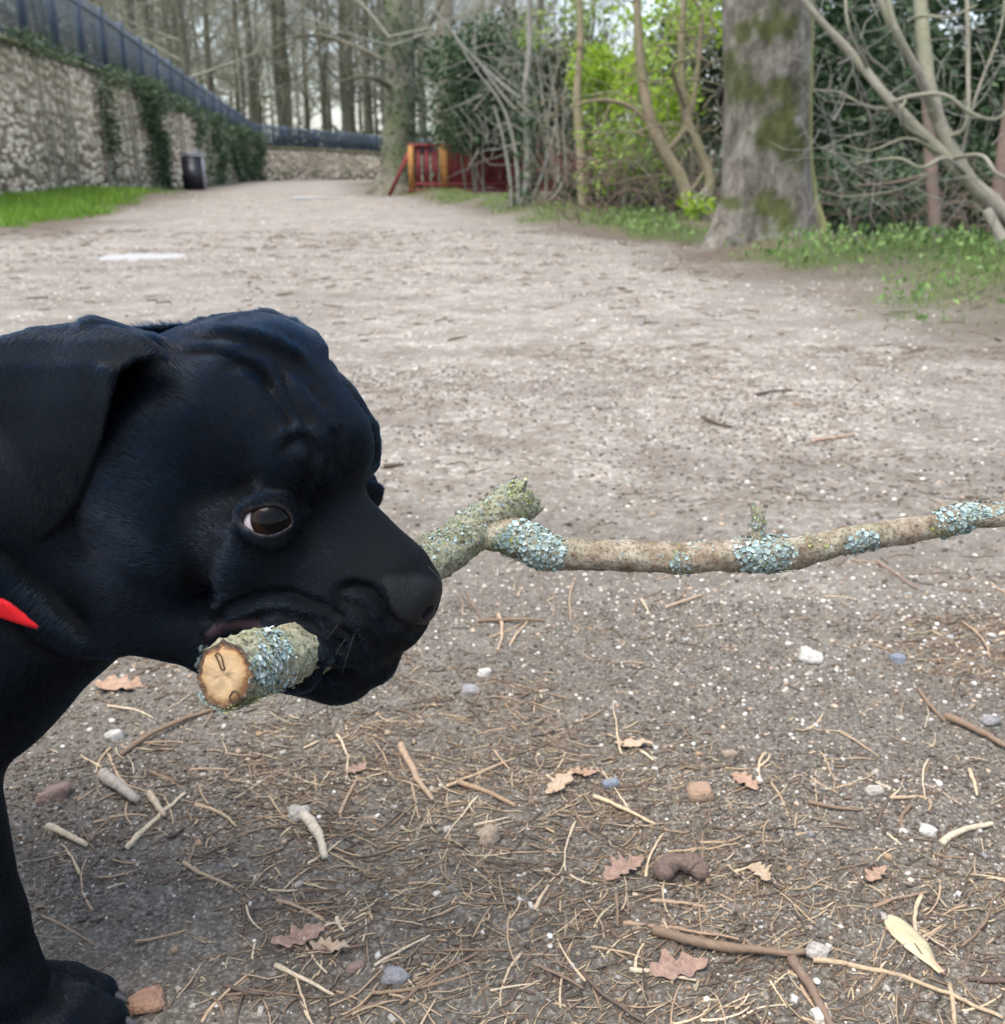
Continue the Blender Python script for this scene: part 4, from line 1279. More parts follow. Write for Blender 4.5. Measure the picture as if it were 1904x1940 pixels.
def twig_obj(name, px0, py0, px1, py1, wpx, colr, label=None, group=None, seed=0, sub=None, chip=False, curve=None, lift=0.0):
    """a stick lying on the ground between two spots"""
    a = land_at(px0, py0); b = land_at(px1, py1)
    mid = (a + b) * 0.5
    L = math.hypot(b.x - a.x, b.y - a.y); d = (mid - Vector((0, 0, CAM_H))).length
    r = wpx / F * d * 0.5
    n = 12 if group else 34
    t = np.linspace(0, 1, n)
    r_ = random.Random(seed * 13 + int(px0))
    cv = r_.uniform(-.10, .10) if curve is None else curve
    ux, uy = (b.x - a.x) / L, (b.y - a.y) / L
    off = cv * L * (1 - (2 * t - 1) ** 2) + L * 0.010 * np.interp(t, np.linspace(0, 1, 9), [r_.uniform(-1, 1) for _ in range(9)]) * (0.3 if chip else 1)
    X = a.x + (b.x - a.x) * t - uy * off; Y = a.y + (b.y - a.y) * t + ux * off
    zg = gz_(X, Y)
    Z = np.maximum(np.linspace(zg[0], zg[-1], n), zg.mean() * 0.5 + zg * 0.5) + r * 0.8 + lift * r * np.sin(t * math.pi)
    R = (r if group else r * .82) * (1.12 - 0.5 * t) * np.interp(t, np.linspace(0, 1, 12), [r_.uniform(.88, 1.10) for _ in range(12)])
    if chip: R = r * np.array([r_.uniform(.85, 1.1) for _ in t])
    seg = 9
    P = np.stack([X, Y, Z], 1)
    V_, q, Nr = tube(P, R, seg)
    V_ = V_ + Nr * (np.repeat(R, seg) * 0.15 * fbm(V_[:, 0] * 450, V_[:, 1] * 450, V_[:, 2] * 450, 3, seed))[:, None]
    if chip: V_[:, 2] = np.repeat(Z, seg) + (V_[:, 2] - np.repeat(Z, seg)) * 0.6
    nv = len(V_)
    V_ = np.concatenate([V_, [P[0], P[-1]]]) - np.array([mid.x, mid.y, 0])
    k = np.arange(seg)
    c0 = np.stack([np.full(seg, nv), np.roll(k, -1), k, k], 1); base = (n - 1) * seg
    c1 = np.stack([np.full(seg, nv + 1), base + k, base + np.roll(k, -1), base + np.roll(k, -1)], 1)
    bg_ = Bag(); cc_ = np.tile(np.asarray(colr, float), (len(V_), 1)) * (0.8 + 0.35 * RNG.random((len(V_), 1)))
    cc_[nv:] = np.minimum(1, np.asarray(colr) * 1.7 + .08)
    bg_.v.append(V_); bg_.f.append(np.concatenate([q, c0, c1])); bg_.c.append(cc_)
    o = link(name, bg_.mesh(name, True), straw_mat.m, loc=(mid.x, mid.y, 0))
    tag(o, label, 'stick' if not chip else 'wood chip', group)
    return o


BRN, DRK, TAN, PAL, GRY = (.16, .108, .07), (.075, .053, .04), (.34, .25, .155), (.46, .375, .26), (.27, .24, .20)
TW = [
    ('twig', 232, 1440, 410, 1352, 12, BRN, "long brown twig lying behind the puppy's foreleg", .10),
    ('twig', 1236, 1778, 1524, 1806, 22, BRN, 'thick reddish-brown twig pointing at the yellowish flint', -.06),
    ('twig', 1500, 1816, 1580, 1960, 22, (.15, .10, .07), 'stout dark brown twig running off the bottom edge', .03),
    ('twig', 1540, 1818, 1900, 1925, 11, TAN, 'long thin tan twig sweeping to the lower right corner', .07),
    ('twig', 1790, 1365, 1910, 1428, 16, BRN, 'brown forked-looking twig at the right edge', .05),
    ('twig', 1740, 1310, 1790, 1372, 9, BRN, 'short brown twig meeting a longer one at the right edge', -.03),
    ('twig', 760, 1415, 820, 1520, 17, (.30, .21, .14), 'thick striped brown stem standing out left of the middle', -.03),
    ('twig', 868, 1480, 975, 1530, 13, (.27, .18, .11), 'split brown stem with torn end in the middle', .04),
    ('twig', 845, 1490, 975, 1432, 8, TAN, 'straight tan stem rising to the right in the middle', .0),
    ('twig', 1125, 1515, 1240, 1560, 9, (.46, .35, .22), 'thin tan stem growing out of the middle leaf', .03),
    ('twig', 240, 1612, 352, 1508, 11, PAL, "straight pale straw rising to the right beside the puppy's leg", .0),
    ('stick', 575, 1555, 615, 1632, 24, (.44, .38, .29), 'short bleached stick with a forked end', .06),
    ('twig', 198, 1482, 262, 1530, 26, GRY, 'short stubby grey stick with lichen', .0),
    ('twig', 92, 1575, 165, 1606, 15, PAL, 'short pale stem beside the upper foreleg', .02),
    ('twig', 285, 1515, 312, 1556, 16, (.38, .30, .21), 'short stubby brown stem below the grey stick', .0),
    ('twig', 1480, 1810, 1562, 1806, 1, BRN, None, 0),
    ('twig', 760, 1905, 905, 1812, 9, BRN, 'slanting brown twig left of the bottom middle', .05),
    ('twig', 705, 1880, 900, 1845, 8, (.22, .15, .09), 'long curved brown twig among the straws at the bottom', -.08),
    ('twig', 1010, 1838, 1105, 1880, 8, (.16, .11, .075), 'dark thin twig crossing the lower middle', .04),
    ('twig', 1100, 1850, 1240, 1950, 9, DRK, 'dark bent twig at the bottom middle', -.06),
    ('twig', 1630, 1772, 1720, 1812, 1, DRK, None, 0),
    ('twig', 1835, 1855, 1950, 1862, 11, DRK, 'short dark twig beside the pale seed pod', .0),
    ('twig', 1655, 1725, 1760, 1690, 7, (.25, .17, .11), 'thin brown twig above the pale seed pod', .05),
    ('twig', 1180, 1760, 1400, 1782, 8, (.3, .2, .13), 'thin straight brown stem left of the thick twig', .02),
    ('twig', 1340, 1520, 1400, 1440, 1, BRN, None, 0),
    ('twig', 905, 1180, 1030, 1180, 9, BRN, "dark brown twig lying under the puppy's nose, right", .04),
    ('twig', 945, 1165, 942, 1235, 9, (.34, .25, .17), 'brown stem crossing another below the stick', .05),
    ('twig', 1430, 752, 1500, 742, 7, DRK, 'small dark twig far out on the gravel', .1),
    ('twig', 1335, 795, 1385, 812, 9, DRK, 'small dark stick at middle distance', -.1),
    ('twig', 1540, 838, 1620, 825, 8, (.3, .2, .14), 'brown stick lying level at middle distance', .0),
    ('twig', 727, 890, 766, 886, 12, DRK, "dark stick end just beyond the puppy's brow", .0),
    ('twig', 735, 910, 770, 900, 0.5, DRK, None, 0),
    ('twig', 1262, 1150, 1330, 1130, 8, (.33, .24, .16), 'light brown stem directly below the stick', .0),
    ('twig', 1660, 1065, 1735, 1115, 7, (.2, .14, .1), 'thin dark twig slanting below the right end of the stick', .0),
    ('wood_chip', 545, 1790, 600, 1760, 0.5, TAN, None, 0),
    ('twig', 770, 1790, 850, 1890, 0.5, TAN, None, 0),
    ('twig', 1785, 1600, 1880, 1565, 14, PAL, 'forked pale stem under the white oval pebble', .08),
    ('twig', 1265, 1615, 1400, 1600, 6, (.32, .23, .14), 'flattened brown grass stem above the dark dropping', -.04),
]
for sd, (nm, x0, y0, x1, y1, w, c, lab, cv) in enumerate(TW):
    if lab: twig_obj(nm, x0, y0, x1, y1, w, c, lab, None, sd, curve=cv)
n_tw = 0
TG = 'dry stems scattered on the near path'
rr_ = random.Random(5)
centres = [(rr_.uniform(0, 1904), rr_.uniform(1420, 1960)) for _ in range(26)] + [(980, 1150), (1250, 1130), (1600, 1480), (1350, 1600), (300, 1440), (240, 1620), (1050, 1900), (760, 1930)]
while n_tw < 235:
    c = rr_.choice(centres) if rr_.random() < 0.75 else (rr_.uniform(0, 1904), rr_.uniform(1080, 1950))
    x, y = c[0] + rr_.gauss(0, 75), c[1] + rr_.gauss(0, 45)
    if y > 1985 or y < 1060 or x < 30 or x > 1920 or (x < 840 and y < 1350) or (x < 260 and y > 1790) or (x < 100): continue
    L = rr_.uniform(28, 130) * (0.35 + 0.65 * (y - 600) / 1300); a = rr_.gauss(0.6, 0.9) * rr_.choice((-1, 1))
    cc = rr_.choice((TAN, PAL, (.30, .21, .135), (.36, .26, .165), BRN, BRN, (.44, .34, .22), DRK))
    twig_obj('straw', x - L / 2 * math.cos(a), y - L / 2 * math.sin(a), x + L / 2 * math.cos(a), y + L / 2 * math.sin(a), rr_.choice((3, 4, 4, 5, 5, 6, 8)) * (0.4 + 0.6 * (y - 600) / 1300), cc, 'thin dry stem lying on the trodden earth among other litter', TG, n_tw)
    n_tw += 1

# --- fallen oak leaves
def oak_leaf(seed, lobes=4, curl=0.25):
    r_ = random.Random(seed)
    n = 33
    t = np.linspace(0, 1, n)
    def half(s):
        w = 0.30 * np.sin(np.pi * np.clip(t, 0, 1) ** 0.8) ** 0.7 * (0.74 + 0.24 * np.cos(2 * np.pi * lobes * t + 0.4 * s + r_.uniform(-.6, .6)) + 0.10 * np.cos(15 * t + r_.uniform(0, 6))) + 0.012
        return w
    wl, wr = half(1), half(-1)
    V_ = []
    for i in range(n):
        for k, s in enumerate((-1, -.5, 0, .5, 1)):
            w = (wl if s < 0 else wr)[i] * abs(s)
            x = t[i] - 0.5; y = math.copysign(w, s) if s else 0
            z = curl * (y * y * 2.2) + 0.10 * curl * math.sin(t[i] * 7 + seed) + curl * 0.5 * (t[i] - .45) ** 2 + 0.03 * math.sin(9 * t[i] + 14 * y + seed) - (0.012 if s == 0 else 0)
            V_.append((x, y, z))
    Fq = [(i * 5 + k, i * 5 + k + 1, (i + 1) * 5 + k + 1, (i + 1) * 5 + k) for i in range(n - 1) for k in range(4)]
    m = mesh_np('oak_leaf', np.array(V_), np.array(Fq), True)
    return m


def leaf_mat(name, c1, c2):
    t = NT(name)
    nn = t.noise(t.pos(True), 9, 5, 0.6)
    c = t.ramp(nn.outputs['Fac'], [(0.3, c1), (0.7, c2)])
    return t.base(c, 0.65, 0.35, nn.outputs['Fac'], 0.5, 0.05)


LM = [leaf_mat('dead_leaf_pink', (.19, .115, .085), (.36, .24, .175)), leaf_mat('dead_leaf_tan', (.30, .20, .125), (.46, .36, .25)), leaf_mat('dead_leaf_brown', (.22, .13, .085), (.42, .28, .19))]
LV = [(565, 1785, 95, 2.6, 0, 'curled pinkish-brown oak leaf left of the bottom middle', 1),
      (625, 1800, 70, 0.1, 1, 'pale tan leaf blade just right of a curled oak leaf', 2),
      (1062, 1490, 78, -0.9, 1, 'pinkish tan leaf crumpled beside the smooth blue-grey pebble', 3),
      (1412, 1480, 62, 1.0, 2, 'small reddish-brown oak leaf above the middle right', 4),
      (1182, 1645, 90, -0.6, 0, 'folded pinkish leaf on straw left of the dark dropping', 5),
      (1285, 1842, 105, -0.25, 0, 'pinkish oak leaf with a yellow fleck near the bottom right', 6),
      (676, 1462, 48, -0.7, 0, 'tiny pink leaf scrap lying alone on grey earth', 7),
      (1110, 1472, 62, 0.25, 2, 'brown curled leaf just above the smooth blue-grey pebble', 8),
      (1200, 1412, 72, 0.2, 1, 'tan leaf lying flat just above the middle of the litter', 9),
      (228, 1302, 95, 0.05, 2, "brown leaf on the ground below the puppy's throat", 10),
      (1440, 1660, 60, 1.2, 1, 'crumpled tan leaf right of the dark dropping', 11),
      (1660, 1662, 55, -0.7, 2, 'small crinkled brown leaf above right of centre', 12)]
for (x, y, w, rz, mi, lab, sd) in LV:
    p = land_at(x, y); d = (p - Vector((0, 0, CAM_H))).length
    L = w / F * d
    m = oak_leaf(sd, 3 + sd % 3, 0.25 + 0.12 * (sd % 3)); m.materials.append(LM[mi])
    o = link('oak_leaf', m)
    o.scale = (L, L * 0.95, L); o.location = (p.x, p.y, float(gz_(p.x, p.y)) + 0.0035)
    o.rotation_euler = (random.uniform(-.2, .2), random.uniform(-.15, .15), -rz)
    tag(o, lab, 'leaf')

# --- the pale seed pod and the dark dropping
def pod():
    n = 40
    t = np.linspace(0, 1, n)
    top = empty('seed_pod')
    a, b = land_at(1682, 1742), land_at(1782, 1850)
    L = (b - a).length
    w = np.interp(t, [0, .08, .3, .55, .75, .85, 1], [.03, .12, .165, .155, .085, .045, .02]) * L
    V_ = []
    for i in range(n):
        for k in range(9):
            s = (k - 4) / 4
            V_.append((t[i] * L - L / 2, s * w[i], 0.055 * L * (1 - s * s) * math.sin(math.pi * min(1, t[i] * 1.1)) + 0.01 * L * math.sin(t[i] * 9 + s * 3)))
    Fq = [(i * 9 + k, i * 9 + k + 1, (i + 1) * 9 + k + 1, (i + 1) * 9 + k) for i in range(n - 1) for k in range(8)]
    m = mesh_np('husk', np.array(V_), np.array(Fq), True)
    sol = link('husk', m, leaf_mat('pod_husk', (.27, .22, .12), (.46, .41, .27)), top)
    md = sol.modifiers.new('thick', 'SOLIDIFY'); md.thickness = 0.0012
    P = np.stack([np.linspace(.28, .52, 8) * L, np.linspace(0, .02, 8) * L, np.full(8, .02 * L)], 1)
    V2, q2, _ = tube(P, np.linspace(.035, .02, 8) * L, 8)
    link('stalk', mesh_np('stalk', V2, q2, True), plain('pod_stalk', (.42, .24, .15), scale=500), top)
    # the dark slit where the pod has opened
    P = np.stack([np.linspace(-.18, .22, 10) * L, -.055 * L + .02 * L * np.sin(np.linspace(0, 3, 10)), np.full(10, .048 * L)], 1)
    V3, q3, _ = tube(P, .012 * L * np.sin(np.linspace(.2, 2.9, 10)) + 1e-4, 6)
    link('seam', mesh_np('seam', V3, q3, True), plain('pod_seam', (.08, .06, .045), scale=500), top)
    mid = (a + b) * .5
    top.location = (mid.x, mid.y, float(gz_(mid.x, mid.y)) + 0.002)
    top.rotation_euler = (0, 0, math.atan2(b.y - a.y, b.x - a.x))
    tag(top, 'large pale yellow-green seed pod lying at the lower right', 'seed pod')
pod()


def dropping():
    bm = bmesh.new()
    a = land_at(1290, 1660); s = (a - Vector((0, 0, CAM_H))).length / F
    P = np.array([(-26, -14, 12), (-28, 10, 15), (-10, 20, 20), (14, 18, 20), (32, 8, 17), (30, -14, 13)]) * s
    P = spline(P, 26); R = np.interp(np.linspace(0, 1, 26), [0, .06, .3, .5, .7, .95, 1], [8, 16, 19, 15, 20, 15, 6]) * s
    V_, q, Nr = tube(P, R, 18)
    V_ = V_ + Nr * (1.6 * s * 2 * fbm(V_[:, 0] / s / 9, V_[:, 1] / s / 9, V_[:, 2] / s / 9, 4, 3))[:, None]
    n = len(V_)
    V_ = np.concatenate([V_, [P[0], P[-1]]]); k = np.arange(18)
    b_ = Bag(); b_.v.append(V_); b_.f.append(np.concatenate([q, np.stack([np.full(18, n), np.roll(k, -1), k, k], 1), np.stack([np.full(18, n + 1), 25 * 18 + k, 25 * 18 + np.roll(k, -1), 25 * 18 + np.roll(k, -1)], 1)]))
    o = link('dropping', b_.mesh('dropping', True), plain('dried_dung', (.11, .078, .062), 0.9, 0.2, 0.5, 500), loc=(a.x, a.y, float(gz_(a.x, a.y))))
    tag(o, 'dark brown curled animal dropping on the litter, right of the middle', 'dropping')
dropping()


# ================================================================== the dog
# Designed in camera-aligned units (u right, v down, w towards the camera; one unit = 0.6 m / 1904)
S_ = 0.60 / F
ZR = F
YAW, ROLL = math.radians(20), math.radians(10)
NV = np.array([-math.sin(YAW) * math.cos(ROLL), math.sin(ROLL), math.cos(YAW) * math.cos(ROLL)])
NO = np.array([790 - 952.0, 1130 - 970.0, 0.0])       # nose centre
NON = float(NV @ NO)


def S(px, py, l):
    a, b = (px - 952) / F, (py - 970) / F
    t = (l + NON - ZR * NV[2]) / (NV[0] * a + NV[1] * b - NV[2])
    return np.array([a * t, b * t, ZR - t])


def mir(p):
    p = np.asarray(p, float)
    return p - 2 * ((p - NO) @ NV)[..., None] * NV if p.ndim > 1 else p - 2 * float((p - NO) @ NV) * NV


def W(x, y, z):       # world -> dog units
    yy, zz = y, z - CAM_H
    d = yy * CP - zz * SP
    up = yy * SP + zz * CP
    return np.array([x / S_, -up / S_, ZR - d / S_])


def toworld(P):
    u, v, w = P[:, 0], P[:, 1], P[:, 2]
    d = (ZR - w) * S_; up = -v * S_
    return np.stack([u * S_, d * CP + up * SP, CAM_H - d * SP + up * CP], 1)


def vecworld(N):
    u, v, w = N[:, 0], -N[:, 1], -N[:, 2]
    return np.stack([u, w * CP + v * SP, -w * SP + v * CP], 1)


def rng_axis(segs):
    """segs: list of (start, end, step)"""
    out = []
    for a, b, st in segs:
        n = max(1, int(round((b - a) / st)))
        out += list(np.linspace(a, b, n, endpoint=False))
    out.append(segs[-1][1])
    return np.array(out, dtype=np.float32)


GX = rng_axis([(-3100, -1900, 26), (-1900, -1250, 16), (-1250, -1000, 9), (-1000, -510, 5), (-510, -370, 3), (-370, -60, 5)])
GY = rng_axis([(-470, -80, 5), (-80, 70, 3), (70, 420, 4.5), (420, 700, 7), (700, 860, 9), (860, 1060, 5), (1060, 1300, 14)])
GZ = rng_axis([(-1150, -560, 18), (-560, -330, 9), (-330, 0, 6), (0, 160, 4), (160, 330, 6)])
NG = (len(GX), len(GY), len(GZ))
D = np.full(NG, 400.0, np.float32)


def box(lo, hi, m):
    sl = []
    for g, a, b in zip((GX, GY, GZ), lo, hi):
        i0 = max(0, np.searchsorted(g, a - m) - 1); i1 = min(len(g), np.searchsorted(g, b + m) + 1)
        sl.append(slice(i0, i1))
    sl = tuple(sl)
    return sl, GX[sl[0]][:, None, None], GY[sl[1]][None, :, None], GZ[sl[2]][None, None, :]


def smin(a, b, k):
    if k <= 0: return np.minimum(a, b)
    h = np.clip(0.5 + 0.5 * (b - a) / k, 0, 1)
    return b + (a - b) * h - k * h * (1 - h)


def smax(a, b, k): return -smin(-a, -b, k)


def put(sl, d, k, cut=False):
    D[sl] = smax(D[sl], -d, k) if cut else smin(D[sl], d.astype(np.float32), k)


def cone(p, r1, q, r2, k=30, cut=False):
    p = np.asarray(p, float); q = np.asarray(q, float)
    rm = max(r1, r2)
    sl, X, Y, Z = box(np.minimum(p, q) - rm, np.maximum(p, q) + rm, k + 40)
    if 0 in D[sl].shape: return
    ba = q - p; L = float(ba @ ba) + 1e-6
    h = np.clip(((X - p[0]) * ba[0] + (Y - p[1]) * ba[1] + (Z - p[2]) * ba[2]) / L, 0, 1)
    d = np.sqrt((X - p[0] - ba[0] * h) ** 2 + (Y - p[1] - ba[1] * h) ** 2 + (Z - p[2] - ba[2] * h) ** 2) - (r1 + (r2 - r1) * h)
    put(sl, d, k, cut)


def ball(p, r, k=30, cut=False):
    p = np.asarray(p, float)
    sl, X, Y, Z = box(p - r, p + r, k + 40)
    if 0 in D[sl].shape: return
    put(sl, np.sqrt((X - p[0]) ** 2 + (Y - p[1]) ** 2 + (Z - p[2]) ** 2) - r, k, cut)


def ell(p, R, k=30, axes=None, cut=False):
    """ellipsoid; axes rows = local axes in (u,v,w)"""
    p = np.asarray(p, float); R = np.asarray(R, float)
    rm = R.max()
    sl, X, Y, Z = box(p - rm, p + rm, k + 40)
    if 0 in D[sl].shape: return
    x, y, z = X - p[0], Y - p[1], Z - p[2]
    A = np.eye(3) if axes is None else axes
    c = [(A[i][0] * x + A[i][1] * y + A[i][2] * z) for i in range(3)]
    k0 = np.sqrt(sum((c[i] / R[i]) ** 2 for i in range(3)))
    k1 = np.sqrt(sum((c[i] / R[i] ** 2) ** 2 for i in range(3))) + 1e-9
    put(sl, np.where(k0 < 0.02, -R.min(), k0 * (k0 - 1) / k1), k, cut)


def sym(f, *pts, **kw):
    """near and far side"""
    a = kw.pop('a')
    f(*a(*pts), **kw); f(*a(*[mir(p) for p in pts]), **kw)


def B(px, py, l, r, k=30, cut=False, r2=None):
    p = S(px, py, l)
    ball(p, r, k, cut)
    if l > 1: ball(mir(p), r, k, cut)


def Cn(a, r1, b, r2, k=30, cut=False):
    p, q = S(*a), S(*b)
    cone(p, r1, q, r2, k, cut)
    if a[2] > 1 or b[2] > 1: cone(mir(p), r1, mir(q), r2, k, cut)


# ---- skull, cheeks, forehead
B(415, 808, 0, 204, 30)
B(470, 735, 35, 130, 50)
B(300, 850, 40, 200, 40)
B(330, 985, 75, 150, 50)
B(260, 1090, 55, 135, 50)
B(535, 822, 48, 120, 50)
B(592, 850, 22, 92, 40)
B(566, 875, 88, 68, 40)
B(470, 1035, 100, 100, 45)
# ---- muzzle
Cn((610, 985, 0), 95, (745, 1090, 0), 72, 45)
Cn((585, 1085, 45), 95, (715, 1120, 30), 78, 40)
Cn((470, 1125, 88), 70, (600, 1165, 66), 84, 30)      # flews
Cn((600, 1170, 62), 84, (690, 1170, 45), 76, 30)
Cn((690, 1165, 45), 76, (752, 1150, 24), 60, 25)
Cn((596, 1200, 88), 60, (672, 1205, 50), 66, 24)
Cn((672, 1200, 40), 68, (738, 1185, 12), 52, 24)
# ---- lower jaw
Cn((270, 1150, 40), 98, (420, 1200, 40), 78, 40)
Cn((420, 1215, 35), 72, (630, 1268, 26), 66, 25)
B(642, 1262, 14, 70, 20)
Cn((690, 1228, 26), 44, (706, 1252, 6), 38, 34)
# ---- neck, chest, trunk
BS = 1.0 / S_
cone(S(260, 900, 0), 210, W(-.40, .665, .37), .118 * BS, 60)
cone(S(230, 1080, 0), 140, W(-.384, .62, .288), .086 * BS, 60)
cone(W(-.384, .62, .288), .086 * BS, W(-.43, .64, .29), .095 * BS, 60)
cone(W(-.39, .65, .335), .106 * BS, W(-.50, .68, .36), .115 * BS, 60)
cone(W(-.50, .68, .37), .118 * BS, W(-.90, .71, .39), .092 * BS, 60)
# near fore leg
def leg(pts, k=40):
    for (a, ra), (b, rb) in zip(pts[:-1], pts[1:]):
        cone(W(*a), ra * BS, W(*b), rb * BS, k)
leg([((-.41, .60, .34), .07), ((-.400, .580, .23), .056), ((-.372, .566, .10), .037), ((-.362, .560, .06), .035), ((-.346, .557, .034), .030)])
leg([((-.56, .74, .34), .07), ((-.62, .745, .22), .048), ((-.65, .745, .09), .033), ((-.64, .745, .05), .034), ((-.62, .745, .030), .028)])
leg([((-.88, .65, .36), .085), ((-.86, .64, .24), .055), ((-.95, .64, .15), .03), ((-.92, .64, .06), .027), ((-.89, .64, .03), .027)])
leg([((-.88, .77, .36), .085), ((-.93, .78, .24), .055), ((-1.02, .78, .15), .03), ((-.99, .78, .06), .027), ((-.96, .78, .03), .027)])
cone(W(-.93, .71, .44), .03 * BS, W(-1.06, .73, .40), .022 * BS, 40)
# toes
for dx, yc in ((-.002, .556), (-.275, .745), (-.545, .64), (-.615, .78)):
    for j, (oy, fx, zz) in enumerate(((-.036, -.305, .017), (-.013, -.287, .020), (.013, -.284, .020), (.035, -.300, .017))):
        cone(W(-.350 + dx, yc + oy * .75, .034), .019 * BS, W(fx - .022 + dx, yc + oy, .026), .0172 * BS, 12)
        cone(W(fx - .022 + dx, yc + oy, .026), .0172 * BS, W(fx + dx, yc + oy * 1.05, .0165), .0145 * BS, 5)
# ---- mouth: the stick's channel, then the gap between the lips
STK = [S(425, 1272, 0) * 0, None]
def PX(px, py, t):
    return np.array([(px - 952) / F * t, (py - 970) / F * t, ZR - t])
P0, P1, P2, P3 = PX(425, 1276, 1640), PX(535, 1246, 1800), S(635, 1195, -10), PX(845, 1030, 2200)
# ---- nose
Cn((755, 1095, 0), 50, (783, 1122, 14), 40, 22)
B(790, 1110, 12, 33, 14)
# ---- ears
EAR = np.array([(140, 612), (215, 616), (275, 634), (316, 664), (322, 684), (295, 676), (258, 684), (228, 708), (212, 760), (197, 830), (176, 890), (150, 950), (118, 996), (75, 1027), (35, 1008), (0, 968), (-60, 900), (-110, 800), (-95, 700), (-10, 640), (70, 618)], float)


def poly_sdf(X, Y, P):
    d = np.full(X.shape, 1e18); s = np.ones(X.shape)
    n = len(P); j = n - 1
    for i in range(n):
        ex, ey = P[j] - P[i]
        wx, wy = X - P[i][0], Y - P[i][1]
        h = np.clip((wx * ex + wy * ey) / (ex * ex + ey * ey), 0, 1)
        d = np.minimum(d, (wx - ex * h) ** 2 + (wy - ey * h) ** 2)
        c1 = Y >= P[i][1]; c2 = Y < P[j][1]; c3 = ex * wy > ey * wx
        s = np.where((c1 & c2 & c3) | (~c1 & ~c2 & ~c3), -s, s)
        j = i
    return s * np.sqrt(d)


def ear(far):
    pts = np.array([S(x, y, l) for x, y in EAR for l in (120, 290)])
    if far: pts = mir(pts)
    sl, X, Y, Z = box(pts.min(0), pts.max(0), 30)
    X, Y, Z = np.broadcast_arrays(X, Y, Z)
    Pn = np.stack([X, Y, Z], -1).astype(np.float64)
    l = (Pn - NO) @ NV
    if far:
        Pn = Pn - 2 * l[..., None] * NV; l = -l
    t = ZR - Pn[..., 2]
    px, py = 952 + Pn[..., 0] * F / t, 970 + Pn[..., 1] * F / t
    d2 = poly_sdf(px, py, EAR) + 9
    # height of the flap above the midline: rises over the fold, hangs clear of the cheek, tip turns in
    ls = np.interp(py, [600, 640, 690, 760, 860, 960, 1040], [150, 196, 226, 238, 238, 232, 222])
    ls = ls - 0.10 * np.clip(190 - px, 0, 400) + 10 * np.sin((px - 60) / 60.0 + py / 130.0)
    ls = ls + 12 * np.exp(-((px - 205) / 18.0) ** 2) * (py > 690)
    th = np.interp(py, [600, 680, 760, 1040], [26, 16, 9, 8])
    q = np.abs(l - ls) - th + 7
    d = np.sqrt(np.maximum(d2, 0) ** 2 + np.maximum(q, 0) ** 2) + np.minimum(np.maximum(d2, q), 0) - 7
    put(sl, d, 10)


# root of the ear on the skull, folded over
Cn((200, 690, 120), 62, (120, 720, 130), 70, 40)
Cn((285, 668, 140), 34, (180, 640, 165), 38, 24)
ear(False); ear(True)
Cn((430, 655, -115), 66, (505, 628, -150), 44, 18)
Cn((505, 626, -150), 42, (552, 622, -172), 20, 8)
Cn((552, 624, -172), 20, (578, 690, -190), 14, 6)
# ---- eyes: socket, lids, almond opening
EYE_C = S(510, 985, 146)
EYE_R = 50.0
EYE_DIR = (np.array([0.12, 0.02, 1.0])); EYE_DIR /= np.linalg.norm(EYE_DIR)
ball(EYE_C, EYE_R + 7, 34); ball(mir(EYE_C), EYE_R + 7, 34)


def almond(c, far):
    e = 60
    sl, X, Y, Z = box(c - e - 20, c + e + 40, 10)
    X, Y, Z = np.broadcast_arrays(X, Y, Z)
    Pn = np.stack([X, Y, Z], -1).astype(np.float64)
    l = (Pn - NO) @ NV
    if far:
        Pn = Pn - 2 * l[..., None] * NV
    t = ZR - Pn[..., 2]
    px, py = 952 + Pn[..., 0] * F / t, 970 + Pn[..., 1] * F / t
    d2 = poly_sdf(px, py, ALM)
    depth = (Pn - EYE_C) @ EYE_DIR
    d = np.maximum(d2, -(depth - 4))
    put(sl, d, 5, cut=True)


ALM = np.array([(458, 988), (466, 975), (482, 966), (503, 961), (524, 961), (540, 968), (549, 981), (552, 991), (545, 998), (532, 1006), (512, 1013), (492, 1011), (474, 1003), (463, 995)], float)
almond(EYE_C, False); almond(mir(EYE_C), True)
ball(S(684, 938, -135), 44, 16)
# ---- nostril
Cn((780, 1167, 34), 9, (806, 1156, 22), 11, 6, cut=True)
# ---- stick channel
cone(P0, 52, P1, 48, 8, cut=True)
# lips bunched round the stick where it enters
ax_ = (P2 - P1) / np.linalg.norm(P2 - P1); lc_ = P1 + (P2 - P1) * 0.22
ra_ = np.cross(ax_, [0, 1.0, 0]); ra_ /= np.linalg.norm(ra_); rb_ = np.cross(ax_, ra_)
cir = [lc_ + (math.cos(a) * ra_ + math.sin(a) * rb_) * (56 + 5 * math.sin(3 * a)) + ax_ * 8 * math.sin(2 * a) for a in np.linspace(0, math.tau, 17)]
for a, b in zip(cir[:-1], cir[1:]): cone(a, 15, b, 15, 16)
# upper lip drawn up over the stick, lower lip beneath
for a, b, r in (((400, 1192, 118), (445, 1176, 118), 20), ((445, 1176, 118), (510, 1180, 112), 24), ((510, 1180, 112), (575, 1212, 100), 26)):
    Cn(a, r, b, r, 14)


def hit(px, py):
    """first point of the coat met by the view through a sketch spot"""
    t = np.arange(1250, 2900, 2.0)
    a, b = (px - 952) / F, (py - 970) / F
    i = np.clip(np.searchsorted(GX, a * t), 0, len(GX) - 1); j = np.clip(np.searchsorted(GY, b * t), 0, len(GY) - 1); k = np.clip(np.searchsorted(GZ, ZR - t), 0, len(GZ) - 1)
    m = D[i, j, k] < 0
    q = t[np.argmax(m)] if m.any() else 2000.0
    return np.array([a * q, b * q, ZR - q])


